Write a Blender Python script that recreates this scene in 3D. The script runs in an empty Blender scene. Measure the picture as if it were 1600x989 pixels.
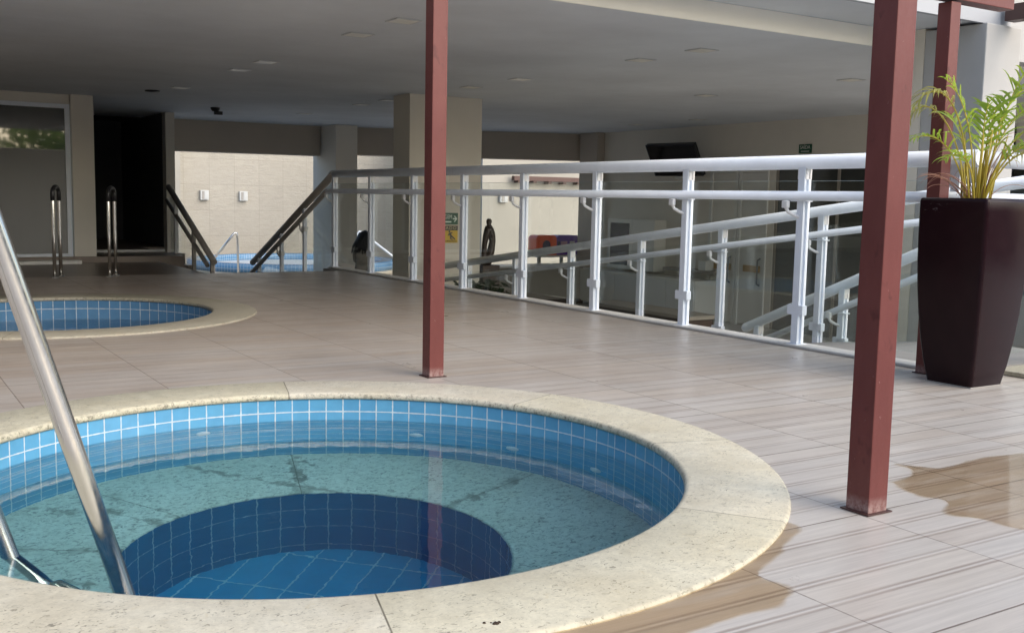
import bpy, bmesh, math, random
from mathutils import Vector, Matrix
PI = math.pi
random.seed(7)
scene = bpy.context.scene
C = scene.collection

# ------------------------------------------------------------------ node helpers
class NT:
    def __init__(s, tree):
        s.t = tree; s.t.nodes.clear()
    def n(s, typ, props=None, **ins):
        nd = s.t.nodes.new(typ)
        for k, v in (props or {}).items(): setattr(nd, k, v)
        for k, v in ins.items():
            key = int(k[1:]) if k[0] == 'i' and k[1:].isdigit() else k.replace('_', ' ')
            s.put(nd.inputs[key], v)
        return nd
    def put(s, sock, v):
        if hasattr(v, 'is_output'): s.t.links.new(v, sock)
        elif isinstance(v, (tuple, list)) and len(v) == 3 and sock.type == 'RGBA': sock.default_value = (*v, 1)
        else: sock.default_value = v
    def m(s, op, a, b=0.0, c=None, clamp=False):
        nd = s.t.nodes.new('ShaderNodeMath'); nd.operation = op; nd.use_clamp = clamp
        s.put(nd.inputs[0], a); s.put(nd.inputs[1], b)
        if c is not None: s.put(nd.inputs[2], c)
        return nd.outputs[0]
    def mix(s, f, a, b, mode='MIX'):
        nd = s.t.nodes.new('ShaderNodeMix'); nd.data_type = 'RGBA'; nd.blend_type = mode
        s.put(nd.inputs[0], f); s.put(nd.inputs[6], a); s.put(nd.inputs[7], b)
        return nd.outputs[2]
    def ramp(s, f, a, b, lo=0.0, hi=1.0):
        nd = s.t.nodes.new('ShaderNodeMapRange'); nd.clamp = True
        s.put(nd.inputs[0], f)
        for i, v in ((1, a), (2, b), (3, lo), (4, hi)): s.put(nd.inputs[i], v)
        return nd.outputs[0]
    def obj(s): return s.n('ShaderNodeTexCoord').outputs['Object']
    def uv(s): return s.n('ShaderNodeTexCoord').outputs['UV']
    def gen(s): return s.n('ShaderNodeNewGeometry').outputs['Position']
    def sep(s, v):
        nd = s.n('ShaderNodeSeparateXYZ', i0=v); return nd.outputs[0], nd.outputs[1], nd.outputs[2]
    def comb(s, x=0.0, y=0.0, z=0.0): return s.n('ShaderNodeCombineXYZ', i0=x, i1=y, i2=z).outputs[0]
    def scl(s, v, k):
        nd = s.n('ShaderNodeVectorMath', {'operation': 'MULTIPLY'}, i0=v); nd.inputs[1].default_value = k; return nd.outputs[0]
    def noise(s, v, scale=5, detail=4, rough=.55, dist=0.0):
        nd = s.n('ShaderNodeTexNoise', Vector=v, Scale=scale, Detail=detail, Roughness=rough, Distortion=dist)
        return nd.outputs[0]
    def white(s, v): return s.n('ShaderNodeTexWhiteNoise', {'noise_dimensions': '3D'}, Vector=v).outputs[0]
    def bump(s, h, strength=.3, dist=.01, normal=None):
        nd = s.n('ShaderNodeBump', Strength=strength, Distance=dist, Height=h)
        if normal is not None: s.put(nd.inputs['Normal'], normal)
        return nd.outputs[0]
    def pbr(s, col, rough=.5, metal=0.0, bump=None, spec=.5, **kw):
        p = s.n('ShaderNodeBsdfPrincipled')
        s.put(p.inputs['Base Color'], col); s.put(p.inputs['Roughness'], rough); s.put(p.inputs['Metallic'], metal)
        s.put(p.inputs['Specular IOR Level'], spec)
        if bump is not None: s.put(p.inputs['Normal'], bump)
        for k, v in kw.items(): s.put(p.inputs[k.replace('_', ' ')], v)
        return p.outputs[0]
    def out(s, surf, vol=None):
        o = s.n('ShaderNodeOutputMaterial')
        s.t.links.new(surf, o.inputs[0])
        if vol is not None: s.t.links.new(vol, o.inputs[1])

def mat(name):
    m = bpy.data.materials.new(name); m.use_nodes = True
    return m, NT(m.node_tree)

def paint(name, col, rough=.5, metal=0.0, var=.12, scale=6.0, bump=.05, spec=.5, fine=60.0):
    """paint / plaster / plastic with soft wear"""
    m, t = mat(name)
    p = t.obj()
    a = t.noise(p, scale, 5, .6); b = t.noise(p, fine, 3, .6)
    f = t.ramp(a, .3, .7, 1 - var, 1 + var * .5)
    colr = t.mix(1.0, col, t.comb(f, f, f), 'MULTIPLY')
    r = t.ramp(b, .3, .7, max(.02, rough - .06), min(1, rough + .06))
    nb = t.bump(b, bump, .004) if bump else None
    t.out(t.pbr(colr, r, metal, nb, spec))
    return m

M = {}
# ------------------------------------------------------------------ materials
def make_deck():
    m, t = mat('wood look deck tile')
    p = t.obj(); x, y, z = t.sep(p)
    PX, PY = .703, .726
    ux = t.m('DIVIDE', t.m('SUBTRACT', x, 2.036), PX); uy = t.m('DIVIDE', t.m('SUBTRACT', y, 1.47), PY)
    ix = t.m('FLOOR', ux); iy = t.m('FLOOR', uy); fx = t.m('FRACT', ux); fy = t.m('FRACT', uy)
    wob = t.ramp(t.noise(t.scl(p, (9, 40, 1)), 1, 2), .3, .7, -.0010, .0010)
    ex = t.m('MULTIPLY', t.m('MINIMUM', fx, t.m('SUBTRACT', 1.0, fx)), PX)
    ey = t.m('MULTIPLY', t.m('MINIMUM', fy, t.m('SUBTRACT', 1.0, fy)), PY)
    sx = t.ramp(t.m('ADD', ex, wob), .0018, .0040, 1.0, 0.0); sy = t.ramp(t.m('ADD', ey, wob), .0020, .0042, 1.0, 0.0)
    # seams vary in strength
    sv = t.ramp(t.white(t.comb(ix, 3.0, 0.0)), 0, 1, .6, 1.0)
    seam = t.m('MAXIMUM', t.m('MULTIPLY', sx, sv), sy)
    # planks and groove pairs
    uq = t.m('MULTIPLY', fy, 6.0); iq = t.m('FLOOR', uq); fq = t.m('FRACT', uq)
    near = t.m('ROUND', uq)
    dq = t.m('MULTIPLY', t.m('ABSOLUTE', t.m('SUBTRACT', uq, near)), PY / 6)         # metres to nearest plank joint
    dg = t.m('ABSOLUTE', t.m('SUBTRACT', dq, .0105))
    gro = t.ramp(t.m('ADD', dg, wob), .0022, .0086, 1.0, 0.0)
    inner = t.m('MULTIPLY', t.m('GREATER_THAN', near, .5), t.m('LESS_THAN', near, 5.5))
    gid = t.m('ADD', near, t.m('MULTIPLY', iy, 7.0))
    fade = t.ramp(t.noise(t.comb(t.m('MULTIPLY', x, 1.3), t.m('MULTIPLY', gid, 5.37), ix), 1.0, 2), .36, .56, .35, 1.0)
    ridge = t.ramp(dq, .002, .006, 1.0, 0.0)
    gro = t.m('MULTIPLY', gro, inner)
    gcol = t.m('MULTIPLY', gro, fade)
    pid = t.comb(ix, iy, iq)
    w1 = t.white(pid); w2 = t.white(t.scl(pid, (1.7, 2.3, 3.1)))
    big = t.noise(p, .7, 4, .6)
    grain = t.noise(t.scl(p, (1.5, 40, 1)), 1.0, 5, .7, .6)
    grain2 = t.noise(t.scl(p, (6, 170, 1)), 1.0, 3, .6)
    base = t.mix(w1, (.375, .312, .258), (.485, .425, .358))
    base = t.mix(t.ramp(w2, 0, 1, 0, .8), base, (.47, .448, .42))
    base = t.mix(t.ramp(big, .42, .66, 0, .45), base, (.51, .49, .465))
    # open daylight and roof shade put into the colour: paler outside, browner under roof
    lit_zone = t.ramp(t.m('ADD', y, t.ramp(t.noise(p, .9, 3), .3, .7, -1.2, 1.2)), 8.2, 3.4, 0, 1)
    base = t.mix(t.m('MULTIPLY', lit_zone, .42), base, (.565, .53, .47))
    base = t.mix(t.m('MULTIPLY', t.m('SUBTRACT', 1.0, lit_zone), .42), base, (.27, .20, .148))
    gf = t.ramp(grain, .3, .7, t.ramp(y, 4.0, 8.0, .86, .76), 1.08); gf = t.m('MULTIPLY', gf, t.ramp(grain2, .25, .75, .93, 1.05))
    # end-grain streaks near the groove pairs
    base = t.mix(1.0, base, t.comb(gf, gf, gf), 'MULTIPLY')
    base = t.mix(t.m('MULTIPLY', t.m('MULTIPLY', ridge, inner), .45), base, (.58, .55, .51))
    base = t.mix(t.m('MULTIPLY', gcol, .74), base, (.25, .20, .165))
    base = t.mix(t.m('MULTIPLY', seam, .85), base, (.12, .092, .072))
    dirt = t.ramp(t.noise(p, 5.5, 6, .7), .62, .78, 0, .28)
    base = t.mix(dirt, base, (.26, .22, .19))
    spots = t.ramp(t.n('ShaderNodeTexVoronoi', Vector=p, Scale=7.0).outputs[0], .0, .035, 1, 0)
    spots = t.m('MULTIPLY', spots, t.ramp(t.noise(p, 1.7, 2), .55, .62, 0, .7))
    base = t.mix(spots, base, (.08, .07, .06))
    rough = t.ramp(t.noise(p, 3.0, 5, .65), .3, .7, .27, .42)
    rough = t.m('ADD', rough, t.m('MULTIPLY', seam, .3))
    h = t.m('ADD', t.m('MULTIPLY', gro, -.5), t.m('MULTIPLY', seam, -1.0))
    h = t.m('ADD', h, t.m('MULTIPLY', grain, .10))
    t.out(t.pbr(base, rough, 0, t.bump(h, .30, .003), .5))
    return m
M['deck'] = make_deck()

def make_granite(name, c1, c2, fleck, seams=None, radius=None, dark=.75, seamcol=(.10, .085, .06)):
    m, t = mat(name)
    p = t.obj(); x, y, z = t.sep(p)
    big = t.noise(p, 3.2, 5, .62); mid = t.noise(p, 26, 5, .7); fin = t.noise(p, 120, 3, .7)
    col = t.mix(t.ramp(big, .32, .68), c1, c2)
    k = t.ramp(mid, .3, .7, .86, 1.09); k = t.m('MULTIPLY', k, t.ramp(fin, .25, .75, .9, 1.07))
    col = t.mix(1.0, col, t.comb(k, k, k), 'MULTIPLY')
    v = t.noise(t.scl(p, (1.0, 1.6, 1)), 52 if radius else 36, 4, .62, 1.3)
    fl = t.ramp(v, .575 if radius else .535, .645 if radius else .60, 0, dark)
    patch = t.ramp(t.noise(p, 9, 3), .36, .60, .3 if radius else .6, 1.0)
    col = t.mix(t.m('MULTIPLY', fl, patch), col, fleck)
    v2 = t.noise(p, 33, 3, .6, .8)
    col = t.mix(t.ramp(v2, .63, .73, 0, .35), col, (.52, .44, .27) if radius else fleck)
    bh = mid
    if radius:
        r = t.m('SQRT', t.m('ADD', t.m('MULTIPLY', x, x), t.m('MULTIPLY', y, y)))
        # chipped dirty lip over the tiles
        lip = t.ramp(r, radius + .001, radius + .010, 1, 0)
        lipn = t.ramp(t.noise(p, 55, 5, .7), .50, .66, 0, .75)
        col = t.mix(t.m('MULTIPLY', lip, lipn), col, (.07, .06, .04))
        oe = t.ramp(r, radius + .335, radius + .357, 0, 1)
        oen = t.ramp(t.noise(p, 30, 5, .7), .5, .66, 0, .6)
        col = t.mix(t.m('MULTIPLY', oe, oen), col, (.24, .20, .14))
    if seams:
        ang = t.m('ARCTAN2', y, x); tot = None
        for s in seams:
            a = math.radians(s)
            d = t.m('ABSOLUTE', t.m('ADD', t.m('MULTIPLY', x, -math.sin(a)), t.m('MULTIPLY', y, math.cos(a))))
            side = t.m('GREATER_THAN', t.m('ADD', t.m('MULTIPLY', x, math.cos(a)), t.m('MULTIPLY', y, math.sin(a))), 0.0)
            line = t.m('MULTIPLY', t.ramp(d, .0014, .0034, 1, 0), side)
            tot = line if tot is None else t.m('MAXIMUM', tot, line)
        if radius:      # every slab of the rim has its own tone
            idx = None
            for s in seams:
                g_ = t.m('GREATER_THAN', ang, math.radians(s)); idx = g_ if idx is None else t.m('ADD', idx, g_)
            tn = t.white(t.comb(idx, 4.7, 1.3)); tn2 = t.white(t.comb(idx, 9.1, 2.2))
            f1 = t.ramp(tn, 0, 1, .90, 1.05); f2 = t.m('MULTIPLY', f1, t.ramp(tn2, 0, 1, .93, 1.03))
            col = t.mix(1.0, col, t.comb(f1, f1, f2), 'MULTIPLY')
            damp = t.ramp(t.noise(p, 2.4, 5, .65), .52, .66, 0, .22)
            col = t.mix(damp, col, (.40, .35, .24))
        sm = t.ramp(t.noise(p, 7, 3), .3, .6, .5, .95)
        col = t.mix(t.m('MULTIPLY', tot, sm), col, seamcol)
        if not radius:      # dark cement smears beside the joints of the under-water bench
            tot2 = None
            for s in seams:
                a = math.radians(s)
                d = t.m('ABSOLUTE', t.m('ADD', t.m('MULTIPLY', x, -math.sin(a)), t.m('MULTIPLY', y, math.cos(a))))
                side = t.m('GREATER_THAN', t.m('ADD', t.m('MULTIPLY', x, math.cos(a)), t.m('MULTIPLY', y, math.sin(a))), 0.0)
                l2 = t.m('MULTIPLY', t.ramp(t.m('ADD', d, t.ramp(t.noise(p, 11, 4), .3, .7, -.045, .045)), .012, .03, 1, 0), side)
                tot2 = l2 if tot2 is None else t.m('MAXIMUM', tot2, l2)
            tot2 = t.m('MULTIPLY', tot2, t.ramp(t.noise(p, 5, 4), .42, .58, 0, .75))
            col = t.mix(tot2, col, (.10, .10, .085))
            for (ax, ay), (bx_, by_) in (((-.64, .89), (-.39, .543)), ((-.15, 1.35), (.03, 1.08)), ((.08, 1.0), (.36, .64)), ((.37, 1.29), (.41, 1.09)), ((-.86, 1.01), (-.72, .89)), ((-.95, .2), (-.8, .12))):
                L_ = math.hypot(bx_-ax, by_-ay); ux_, uy_ = (bx_-ax)/L_, (by_-ay)/L_
                rx, ry = t.m('SUBTRACT', x, ax), t.m('SUBTRACT', y, ay)
                al = t.m('ADD', t.m('MULTIPLY', rx, ux_), t.m('MULTIPLY', ry, uy_))
                ac = t.m('ABSOLUTE', t.m('ADD', t.m('MULTIPLY', rx, -uy_), t.m('MULTIPLY', ry, ux_)))
                en = t.m('MAXIMUM', t.m('SUBTRACT', 0.0, al), t.m('SUBTRACT', al, L_)); en = t.m('MAXIMUM', en, 0.0)
                dd = t.m('ADD', t.m('ADD', ac, en), t.ramp(t.noise(p, 13, 4, .65), .3, .7, -.045, .045))
                col = t.mix(t.ramp(dd, -.005, .024, .62, 0), col, (.11, .105, .085))
    t.out(t.pbr(col, t.ramp(mid, .3, .7, .42, .6), 0, t.bump(bh, .12, .004), .4))
    return m
M['coping'] = make_granite('cream granite coping', (.585, .535, .405), (.64, .605, .485), (.11, .10, .075),
                           [74.4, -105.8, -15.8, -54.5, 160, 25], 1.358)
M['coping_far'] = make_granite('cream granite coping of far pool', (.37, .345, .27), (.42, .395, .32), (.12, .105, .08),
                               [10, 70, 130, 190, 250, 310], 1.241)  # the near rim's granite darkened, roof shade put into the colour
M['bench'] = make_granite('granite bench stone', (.58, .60, .52), (.66, .67, .60), (.085, .095, .09),
                          [118, 74, 150, 20, -40], None, .7)

def make_pooltile(name, ca, cb, grout, uvmode=True, size=.0838, off=.083, vs=1.0, rot=0.0, gs=1.0):
    m, t = mat(name)
    if uvmode: u, v, _ = t.sep(t.uv())
    else:
        u0, v0, _ = t.sep(t.obj()); cr, sr_ = math.cos(rot), math.sin(rot)
        u = t.m('ADD', t.m('MULTIPLY', u0, cr), t.m('MULTIPLY', v0, sr_)); v = t.m('SUBTRACT', t.m('MULTIPLY', v0, cr), t.m('MULTIPLY', u0, sr_))
    pu = t.m('DIVIDE', u, size); pv = t.m('DIVIDE', t.m('ADD', v, off), size*vs)
    iu = t.m('FLOOR', pu); iv = t.m('FLOOR', pv); fu = t.m('FRACT', pu); fv = t.m('FRACT', pv)
    p = t.obj()
    wob = t.ramp(t.noise(p, 38, 3), .3, .7, -.014, .014)
    eu = t.m('ADD', t.m('MINIMUM', fu, t.m('SUBTRACT', 1.0, fu)), wob); ev = t.m('ADD', t.m('MULTIPLY', t.m('MINIMUM', fv, t.m('SUBTRACT', 1.0, fv)), vs), wob)
    e = t.m('MINIMUM', eu, ev)
    g = t.ramp(e, .022*gs, .044*gs, 1, 0)
    w = t.white(t.comb(iu, iv, 1.0))
    col = t.mix(w, ca, cb)
    sm = t.ramp(t.noise(p, 14, 4), .3, .7, .93, 1.05)
    col = t.mix(1.0, col, t.comb(sm, sm, sm), 'MULTIPLY')
    gdirt = t.ramp(t.noise(p, 16, 4), .35, .66, 0, .35)
    gc = t.mix(gdirt, grout, (.28, .36, .42))
    col = t.mix(g, col, gc)
    h = t.m('ADD', t.ramp(e, .0, .07, 0, 1), t.m('MULTIPLY', w, .2))
    t.out(t.pbr(col, t.m('ADD', .12, t.m('MULTIPLY', g, .5)), 0, t.bump(h, .35, .002), .5))
    return m
M['tile'] = make_pooltile('light blue pool tile', (.100, .325, .54), (.12, .365, .58), (.58, .66, .70))
M['tile_well'] = make_pooltile('deep blue pool tile', (.022, .155, .31), (.03, .175, .34), (.36, .46, .52), True, .105, .0, 1.9, 0, .75)
M['tile_floor'] = make_pooltile('deep blue pool floor tile', (.028, .27, .47), (.036, .30, .51), (.46, .56, .62), False, .135, .04, 2.4, math.radians(-45), .75)
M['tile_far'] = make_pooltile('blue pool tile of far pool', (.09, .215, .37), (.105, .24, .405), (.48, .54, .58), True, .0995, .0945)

def make_water(name, dens, col=(.30, .86, .92)):
    m, t = mat(name)
    p = t.obj()
    n1 = t.noise(p, 5.0, 3, .5); n2 = t.noise(p, 19, 2, .5)
    h = t.m('ADD', n1, t.m('MULTIPLY', n2, .12))
    b = t.bump(h, .058, .02)
    s = t.pbr((1, 1, 1), 0.0, 0, b, .5, IOR=1.33, Transmission_Weight=1.0)
    v = t.n('ShaderNodeVolumeAbsorption', Color=(*col, 1), Density=dens).outputs[0]
    t.out(s, v)
    return m
M['water'] = make_water('pool water', .50, (.16, .86, .97))
M['water_far'] = make_water('far pool water', .9, (.25, .70, .92))

M['red'] = None
def make_red():
    m, t = mat('oxide red paint')
    p = t.obj()
    a = t.noise(t.scl(p, (1, 1, .35)), 9, 5, .65); b = t.noise(p, 70, 4, .6)
    col = t.mix(t.ramp(a, .3, .72), (.115, .029, .026), (.148, .042, .037))
    st = t.ramp(t.noise(t.scl(p, (1, 1, .6)), 15, 3, .6), .62, .70, 0, .75)
    col = t.mix(st, col, (.075, .018, .017))
    chip = t.ramp(t.noise(p, 48, 4, .65), .70, .735, 0, .7)
    col = t.mix(chip, col, (.30, .20, .18))
    z = t.sep(p)[2]
    foot = t.m('MULTIPLY', t.ramp(z, .015, .06, 1, 0), t.ramp(b, .35, .6, .2, .9))
    col = t.mix(foot, col, (.34, .24, .22))
    t.out(t.pbr(col, t.ramp(b, .3, .7, .36, .5), 0, t.bump(t.m('ADD', b, t.m('MULTIPLY', a, 1.5)), .12, .003), .32))
    return m
M['red'] = make_red()
M['reddark'] = paint('dark red oxide paint', (.06, .025, .022), .45)
M['kerbstone'] = paint('pale kerb stone', (.60, .59, .56), .6, 0, .15, 6, .08)
M['white'] = paint('white powder coated aluminium', (.78, .83, .90), .34, 0, .06, 5, .02)
M['whitecap'] = paint('white plastic fitting', (.76, .76, .75), .4, 0, .06, 5, .02)
M['steel'] = paint('polished stainless steel', (.66, .65, .62), .17, 1.0, .08, 7, .02)
M['shadowed'] = paint('satin bronze rail', (.33, .30, .265), .4, .15, .1, 6, .02)  # white rail standing in shade, with that darkness put into the colour
M['screw'] = paint('dull screw steel', (.2, .2, .2), .4, .8)
M['ceiling'] = paint('painted ceiling', (.64, .675, .71), .75, 0, .13, .7, .05)
M['beam'] = paint('taupe painted beam', (.46, .405, .34), .8, 0, .06, 1.2, .06)
M['plaster'] = paint('cream plaster', (.68, .635, .55), .75, 0, .07, 1.5, .10)
M['pillarwhite'] = paint('off white textured plaster', (.40, .40, .395), .8, 0, .06, 2.5, .15)
M['fascia'] = paint('pale fascia plaster', (.90, .875, .80), .8, 0, .06, 1.2, .08)
M['fasciablue'] = paint('white fascia edge', (.38, .40, .43), .7, 0, .05, 1.2, .06)
M['wallbeige'] = paint('beige wall', (.66, .62, .535), .75, 0, .06, 1.1, .05)
M['walltaupe'] = paint('warm grey wall', (.72, .68, .60), .75, 0, .06, 1.1, .05)
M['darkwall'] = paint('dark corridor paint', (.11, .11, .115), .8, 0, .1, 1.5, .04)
M['lowfloor'] = paint('grey stone tile floor', (.58, .555, .51), .35, 0, .12, 1.4, .05)
M['yardfloor'] = paint('pale yard paving', (.58, .53, .45), .7, 0, .12, 1.4, .08)
M['stepfloor'] = paint('brown stone step', (.20, .155, .12), .35, 0, .18, 2.5, .06)
M['concrete'] = paint('grey concrete', (.30, .29, .27), .85, 0, .2, 1.5, .12)
M['lamp'] = paint('white lamp panel', (.76, .75, .68), .35, 0, .03, 5, 0)
M['lamphouse'] = paint('lamp housing', (.46, .48, .48), .5, 0, .08, 9, .02)
M['lamprim'] = paint('lamp rim', (.56, .57, .57), .5, 0, .03, 5, 0)
M['black'] = paint('black plastic', (.018, .018, .02), .35, 0, .1, 5, .02)
M['screen'] = paint('dark glass screen', (.01, .01, .012), .08, 0, .05, 5, 0)
M['counter'] = paint('dark taupe counter panel', (.29, .26, .22), .55, 0, .12, 2, .05)
M['darkwood'] = paint('dark stained wood', (.055, .034, .024), .45, 0, .25, 6, .08)
M['worktop'] = paint('pale worktop', (.62, .60, .55), .35, 0, .08, 4, .03)
M['cabinet'] = paint('grey beige laminate', (.74, .72, .65), .5, 0, .05, 2, .02)
M['cabinetgrey'] = paint('light grey laminate', (.72, .72, .68), .5, 0, .05, 2, .02)
M['orange'] = paint('orange plastic', (.90, .13, .045), .4, 0, .08, 5, .02)
M['purple'] = paint('violet plastic', (.13, .05, .34), .4, 0, .08, 5, .02)
M['navy'] = paint('navy plastic', (.03, .032, .09), .4, 0, .08, 5, .02)
M['pinkish'] = paint('pale pink panel', (.50, .30, .36), .4, 0, .2, 14, .02)
M['tan'] = paint('tan plastic', (.42, .27, .11), .5)
M['green_sign'] = paint('green sign plastic', (.012, .085, .045), .4, 0, .05, 5, 0)
M['sign_text'] = paint('pale sign lettering', (.70, .78, .70), .5, 0, .03, 5, 0)
M['sign_cream'] = paint('cream sign lettering', (.55, .48, .25), .5, 0, .03, 5, 0)
M['yellow_sign'] = paint('yellow sign plastic', (.62, .40, .02), .4, 0, .05, 5, 0)
M['hair'] = paint('black hair', (.012, .011, .012), .45, 0, .3, 40, .1)
M['skin'] = paint('brown skin', (.28, .15, .09), .5, 0, .08, 8, .02)
M['dress'] = paint('grey cloth', (.32, .30, .26), .85, 0, .15, 9, .1)
M['trousers'] = paint('black cloth', (.035, .033, .03), .85, 0, .15, 9, .1)
M['soil'] = paint('potting soil', (.045, .03, .02), .95, 0, .3, 20, .4)
M['yardwall'] = paint('cream yard plaster', (.32, .31, .275), .8, 0, .06, 1.5, .06)
M['brick'] = paint('terracotta wall', (.42, .20, .12), .8, 0, .15, 1.5, .05)
M['drain'] = paint('dark drain metal', (.10, .09, .08), .5, .5)

def make_planter():
    m, t = mat('glazed dark planter')
    p = t.obj(); x, y, z = t.sep(p)
    a = t.noise(p, 7, 5, .6)
    col = t.mix(t.ramp(a, .35, .7), (.011, .0032, .0052), (.015, .0048, .0068))
    sc = t.m('MULTIPLY', t.ramp(t.noise(t.scl(p, (18, 18, 60)), 1, 4, .7), .57, .66, 0, .8),
             t.m('MULTIPLY', t.ramp(z, .97, .985, 0, 1), t.ramp(z, 1.03, 1.02, 0, 1)))
    fr = t.m('MULTIPLY', sc, t.m('LESS_THAN', x, -.20))
    fr = t.m('MULTIPLY', fr, t.ramp(y, -.02, .16, 0, 1))
    col = t.mix(fr, col, (.16, .13, .13))
    du = t.ramp(t.noise(t.scl(p, (5, 5, 3)), 1, 5, .7), .56, .75, 0, .35)
    col = t.mix(du, col, (.018, .012, .013))
    t.out(t.pbr(col, t.ramp(a, .3, .7, .16, .24), 0, t.bump(t.noise(p, 30, 3), .03, .004), .16))
    return m
M['planter'] = make_planter()

def make_stonewall():
    m, t = mat('cream split face stone tile')
    p = t.obj(); x, y, z = t.sep(p)
    S = .80
    br = t.n('ShaderNodeTexBrick', {'offset': .0, 'squash': 1.0}, Vector=t.comb(t.m('ADD', x, .1), t.m('ADD', z, .33), 0.0),
             Scale=1.0, Mortar_Size=.006, Mortar_Smooth=.3, Bias=0.0, Brick_Width=S, Row_Height=S)
    br.inputs['Color1'].default_value = (0, 0, 0, 1); br.inputs['Color2'].default_value = (1, 1, 1, 1)
    split = t.noise(t.scl(p, (2.2, 1, 9)), 2.2, 5, .65)
    fine = t.noise(p, 20, 4, .6)
    top = t.ramp(z, .55, 1.0, .0, 1.0)
    col = t.mix(t.ramp(split, .3, .7), (.315, .297, .257), (.36, .342, .298))
    col = t.mix(t.m('MULTIPLY', br.outputs[1], .55), col, (.23, .215, .18))
    tone = t.ramp(br.outputs[0], 0, 1, .96, 1.04)
    col = t.mix(1.0, col, t.comb(tone, tone, tone), 'MULTIPLY')
    h = t.m('ADD', t.m('MULTIPLY', split, t.ramp(t.noise(p, .6, 2), .4, .6, .5, 1.6)), t.m('MULTIPLY', fine, .3))
    t.out(t.pbr(col, .85, 0, t.bump(h, .4, .04), .3))
    return m
M['stonewall'] = make_stonewall()

def make_glass(name, tint, refl=1.0):
    m, t = mat(name)
    tr = t.n('ShaderNodeBsdfTransparent', Color=(*tint, 1)).outputs[0]
    gl = t.n('ShaderNodeBsdfGlossy', Color=(.95, 1, .98, 1), Roughness=.01).outputs[0]
    fc = t.n('ShaderNodeLayerWeight', Blend=.5).outputs[1]
    fr = t.m('ADD', t.m('MULTIPLY', t.m('POWER', fc, 5.0), .9), .035)
    mx = t.n('ShaderNodeMixShader', i0=t.m('MULTIPLY', fr, refl, clamp=True), i1=tr, i2=gl).outputs[0]
    t.out(mx)
    return m
M['glass'] = make_glass('railing glass', (.965, .978, .972))
M['glassedge'] = paint('green glass edge', (.42, .48, .46), .15, 0, .1, 5, 0)
m, t = mat('dark frosted door glass')
p = t.obj(); xx, yy, zz = t.sep(p)
film_ = t.ramp(zz, 1.70, 1.715, 1, 0)
t.out(t.pbr(t.mix(t.ramp(t.noise(t.scl(p, (1.5, 1, .4)), 1.0, 3), .35, .65), (.062, .066, .062), (.08, .084, .078)), t.m('ADD', .03, t.m('MULTIPLY', film_, .42)), 0, None, .5, IOR=2.0))
M['doorglass'] = m
m, t = mat('water film on tile')
wv = t.n('ShaderNodeAttribute', {'attribute_name': 'wet'}).outputs[2]
pn = t.noise(t.scl(t.obj(), (3, 16, 1)), 1.0, 4)
wv = t.m('MULTIPLY', wv, t.ramp(pn, .30, .52, .62, 1.0))
tr = t.n('ShaderNodeBsdfTransparent', Color=t.mix(wv, (1, 1, 1), (.865, .775, .66))).outputs[0]
gl = t.n('ShaderNodeBsdfGlossy', Color=(1, 1, 1, 1), Roughness=.09).outputs[0]
fc = t.n('ShaderNodeLayerWeight', Blend=.5).outputs[1]
fr = t.m('ADD', t.m('MULTIPLY', t.m('MULTIPLY', t.m('POWER', fc, 5.0), .9), wv), .02)
t.out(t.n('ShaderNodeMixShader', i0=fr, i1=tr, i2=gl).outputs[0])
M['film'] = m
def leafmat(name, a, b, tip=None):
    m, t = mat(name)
    info = t.n('ShaderNodeObjectInfo')
    p = t.obj()
    col = t.mix(t.ramp(t.noise(p, 9, 3), .3, .7), a, b)
    s = t.pbr(col, .42, 0, None, .4)
    tl = t.n('ShaderNodeBsdfTranslucent', Color=(*[min(1, c * 1.6) for c in b], 1)).outputs[0]
    t.out(t.n('ShaderNodeMixShader', i0=.35, i1=s, i2=tl).outputs[0])
    return m
M['frond'] = leafmat('palm leaflet', (.14, .25, .025), (.30, .40, .05))
M['frondpale'] = leafmat('yellowing palm leaflet', (.26, .30, .06), (.40, .36, .12))
M['cane'] = leafmat('yellow palm cane', (.42, .36, .05), (.55, .46, .10))
M['withered'] = leafmat('withered palm stalk', (.36, .19, .13), (.45, .27, .20))
M['leafdark'] = leafmat('dark shrub leaf', (.018, .03, .012), (.03, .05, .02))
M['tree'] = leafmat('garden tree leaf', (.17, .26, .06), (.24, .34, .09))
M['bark'] = paint('bark', (.12, .09, .06), .9, 0, .3, 8, .4)

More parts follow.
